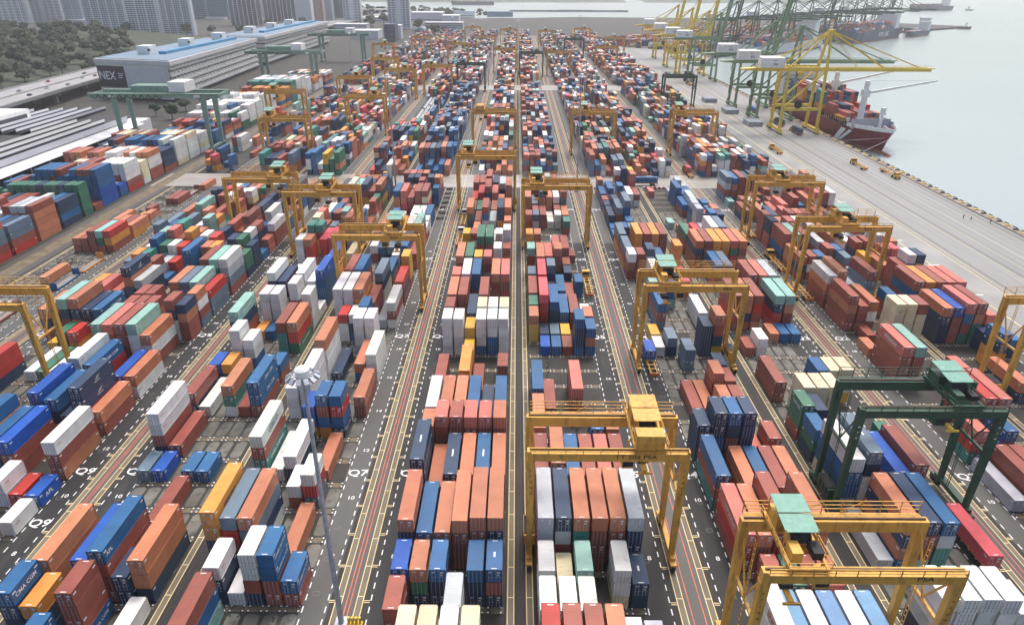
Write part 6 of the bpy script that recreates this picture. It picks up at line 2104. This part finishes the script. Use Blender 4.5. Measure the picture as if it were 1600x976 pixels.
for (xa, za), (xb, zb_) in zip(pts[:-1], pts[1:]):
    fade = lambda x, z: z * min(1, max(0.02, (1250 - x) / 500))
    za_, zc_ = fade(xa, za), fade(xb, zb_)
    b.face([(xa, 3250, -3), (xb, 3250, -3), (xb, 3500, zc_), (xa, 3500, za_)])
    b.face([(xa, 3500, za_), (xb, 3500, zc_), (xb, 4100, zc_ * .6), (xa, 4100, za_ * .6)])
tag(b.build('far_coast', 'leaf'), kind='structure')
# ---------------------------------------------------------------- tank containers, flat racks, racks
tk = None
def tank_proto():
    t = bpy.data.objects.new('tank_container', None)
    return t
def tank_mesh():
    b = MB()
    b.tube((0, .25, 1.25), (0, 5.8, 1.25), 1.08, n=14, m=0)
    b.tube((0, .05, 1.25), (0, .25, 1.25), .6, 1.08, 14, m=0); b.tube((0, 5.8, 1.25), (0, 6.0, 1.25), 1.08, .6, 14, m=0)
    for y in (0, 5.94):
        for x in (-1.2, 1.08):
            b.box(x, x + .12, y, y + .12, 0, 2.6, 1)
        b.box(-1.2, 1.2, y, y + .12, 0, .12, 1); b.box(-1.2, 1.2, y, y + .12, 2.48, 2.6, 1)
    for x in (-1.2, 1.1):
        b.box(x, x + .1, 0, 6.06, 0, .12, 1)
    b.box(-.3, .3, 1.5, 4.5, 2.3, 2.4, 1)
    return b.mesh('tank_container', ['white', 'galv'])
TKM = tank_mesh()
n_ = 0
for k in (1, 2, 3, 4):
    for s in range(59, 76):
        if R.random() < .06: continue
        o = link('tank_container', TKM)
        o.location = (rowx('Q8', k), slot_y(s) - 3, .05)
        tag(o, 'white tank container in the long bright rows beyond the cross road', 'tank container', 'rows of white tank containers')
for n_, (k, s) in enumerate(((1, 20), (2, 20), (3, 20))):
    o = link('tank_container', TKM)
    o.location = (rowx('Q11', k) + 1, slot_y(s) - 3, .05); o.scale = (1, 2, 1)
    tag(o, 'long white tank container in flat rack block, %s from its left' % ORD[n_], 'tank container', 'long white tank containers')
def flat_rack(x, y, m, label, ends=2):
    b = MB()
    b.box(-1.2, 1.2, 0, 12.1, .15, .55, 0)
    for y_ in ((0, 11.9) if ends == 2 else (11.9,)):
        b.box(-1.2, 1.2, y_, y_ + .2, .5, 2.5, 0)
    b.box(-1.0, 1.0, .3, 11.8, .55, .6, 1)
    o = b.build('flat_rack', [m, 'deck'], loc=(x, y, .05))
    tag(o, label, 'flat rack', 'flat racks')
for c in ('orange', 'blue', 'maroon', 'grey'):
    M['fr_' + c] = mat('flat_rack_' + c, {'orange': PAL['O'], 'blue': PAL['b'], 'maroon': PAL['r'], 'grey': PAL['g']}[c], .6, .2, 1)
flat_rack(rowx('Q11', 5), slot_y(25), 'fr_orange', 'empty orange flat rack with one end wall in the sparse block', 1)
flat_rack(rowx('Q11', 5), slot_y(23), 'fr_blue', 'empty blue flat rack next to the orange one')
flat_rack(rowx('Q11', 4), slot_y(20) - 3, 'fr_maroon', 'empty maroon flat rack beside the long white tanks')
flat_rack(rowx('Q11', 5) + .2, slot_y(30) + 6, 'fr_grey', 'empty grey flat rack behind the amber box')
flat_rack(rowx('Q11', 4), slot_y(37), 'fr_maroon', 'maroon flat rack near the far end of the sparse block')
# yellow cross frame and gas-cylinder like rack by the mast road
b = MB()
x, y = -34.6, 66.2
for q in ((-1.3, -1.3, -1.1, 1.3), (1.1, -1.3, 1.3, 1.3), (-1.3, -1.3, 1.3, -1.1), (-1.3, 1.1, 1.3, 1.3)):
    b.box(q[0], q[2], q[1], q[3], .1, .3, 0)
b.beam((-1.2, -1.2, .2), (1.2, 1.2, .2), .2, .2, 0); b.beam((-1.2, 1.2, .2), (1.2, -1.2, .2), .2, .2, 0)
tag(b.build('lifting_frame', 'ly', loc=(x, y, 0)), 'flat yellow frame with a cross inside lying by the near block end', 'frame')
b = MB()
for k in range(4):
    b.tube((-.9 + k * .55, 0, .3), (-.9 + k * .55, 0, 1.5), .22, n=8)
b.box(-1.3, 1.1, -.35, .35, 0, .3, 0); b.box(.6, .9, -1.2, -.3, 0, .5, 0)
tag(b.build('crash_barrier', 'ly', loc=(-23.6, 69.3, 0)), 'yellow bollard rack at the foot of the tall lamp mast', 'barrier')

# ---------------------------------------------------------------- lamp masts
def lamp_mast(x, y, H, label, big=True):
    t = thing('lamp_mast', (x, y, 0), label, 'lamp mast', 'tall lamp masts')
    b = MB()
    b.tube((0, 0, 0), (0, 0, H), .44 if big else .4, .22, 10)
    b.box(-.9, .9, -.9, .9, 0, .35, 0)
    b.build('pole', 'galv', t, smooth=False)
    b = MB()
    b.tube((0, 0, H - .6), (0, 0, H + .4), .85, .85, 14); b.tube((0, 0, H + .4), (0, 0, H + .7), .9, .55, 14)
    b.build('head', 'white', t)
    b = MB()
    for k in range(12):
        a = k * math.pi / 6
        b.beam((math.cos(a) * .8, math.sin(a) * .8, H - .4), (math.cos(a) * 1.5, math.sin(a) * 1.5, H - .5), .12, .12, 0)
    b.build('lamp_arms', 'galv', t)
    for k in range(12):
        a = k * math.pi / 6
        c, s = math.cos(a), math.sin(a)
        b = MB()
        p, q = Vector((c * 1.35, s * 1.35, H - .3)), Vector((c * 2.0, s * 2.0, H - .75))
        b.beam(p, q, .5, .4, 0, .62, .3)
        b.build('floodlight', 'galv', t)


lamp_mast(-25.7, 69.5, 43.6, 'tall grey lamp mast with white round head, nearest the camera')
for x, y, H, w in ((-54.0, 296.0, 50, 'thin lamp mast beside left road at the cross road'), (27.6, 300.0, 50, 'thin lamp mast in right road at the cross road'), (54.9, 560.0, 45, 'thin lamp mast far right of right road'),
                   (-25.4, 640.0, 45, 'far thin lamp mast in mast road'), (0.9, 820.0, 45, 'far thin lamp mast in the centre lane'), (-79.0, 900.0, 45, 'far thin lamp mast in left road'), (81.5, 950.0, 45, 'far thin lamp mast in outer road'), (-162, 700.0, 40, 'far thin lamp mast by the rail cranes')):
    lamp_mast(x, y, H, w, False)

# people on the quay
def person(x, y, label, c):
    b = MB()
    b.v = []
    def ring(z, rx, ry, n=10):
        return [(rx * math.cos(2 * math.pi * k / n), ry * math.sin(2 * math.pi * k / n), z) for k in range(n)]
    prof = [(.0, .11, .16, 1), (.1, .10, .10, 1), (.5, .16, .11, 1), (.85, .19, .13, 1), (1.0, .18, .12, 0), (1.25, .21, .13, 0), (1.42, .22, .12, 0), (1.48, .09, .08, 0), (1.55, .08, .08, 2), (1.62, .10, .11, 2), (1.72, .095, .11, 2), (1.78, .04, .05, 3)]
    rings = [ring(z, rx, ry) for z, rx, ry, _ in prof]
    for (r0, r1, pr) in zip(rings[:-1], rings[1:], prof[1:]):
        for k in range(10):
            j = (k + 1) % 10
            b.face([r0[k], r0[j], r1[j], r1[k]], pr[3])
    for s in (-1, 1):
        b.beam((s * .24, 0, 1.38), (s * .28, .05, .85), .10, .10, 0, .07, .07)
    o = b.build('person', ['lo', 'hullblue', mat('skin', (.35, .2, .13), .6), 'lw'], loc=(x, y, 0.01))
    tag(o, label, 'person', 'people on the quay')
for x, y, l in ((181.0, 262.5, 'person in orange standing on the quay, left of three'), (182.6, 260.0, 'person in orange standing on the quay, middle of three'), (188.5, 257.0, 'person in orange at the water edge of the quay')):
    person(x, y, l, 'o')

o = BULK.build('shipping_containers', 'bulk')
tag(o, 'mass of stacked shipping containers filling the yard beyond the near blocks', 'containers', kind='stuff')

# ---------------------------------------------------------------- damp hazy air over the harbour
b = MB()
b.box(-4600, 4200, -420, 4400, -8, 142, 0)
hm = bpy.data.materials.new('haze_air')
hm.use_nodes = True
t = hm.node_tree
for n in list(t.nodes):
    if n.type != 'OUTPUT_MATERIAL': t.nodes.remove(n)
out = [n for n in t.nodes if n.type == 'OUTPUT_MATERIAL'][0]
pv = t.nodes.new('ShaderNodeVolumePrincipled')
pv.inputs['Color'].default_value = (0.93, 0.96, 0.97, 1)
pv.inputs['Density'].default_value = 0.00011
pv.inputs['Anisotropy'].default_value = 0.2
t.links.new(pv.outputs['Volume'], out.inputs['Volume'])
o = b.build('haze', hm)
tag(o, 'pale damp haze over the whole harbour', 'haze', kind='stuff')
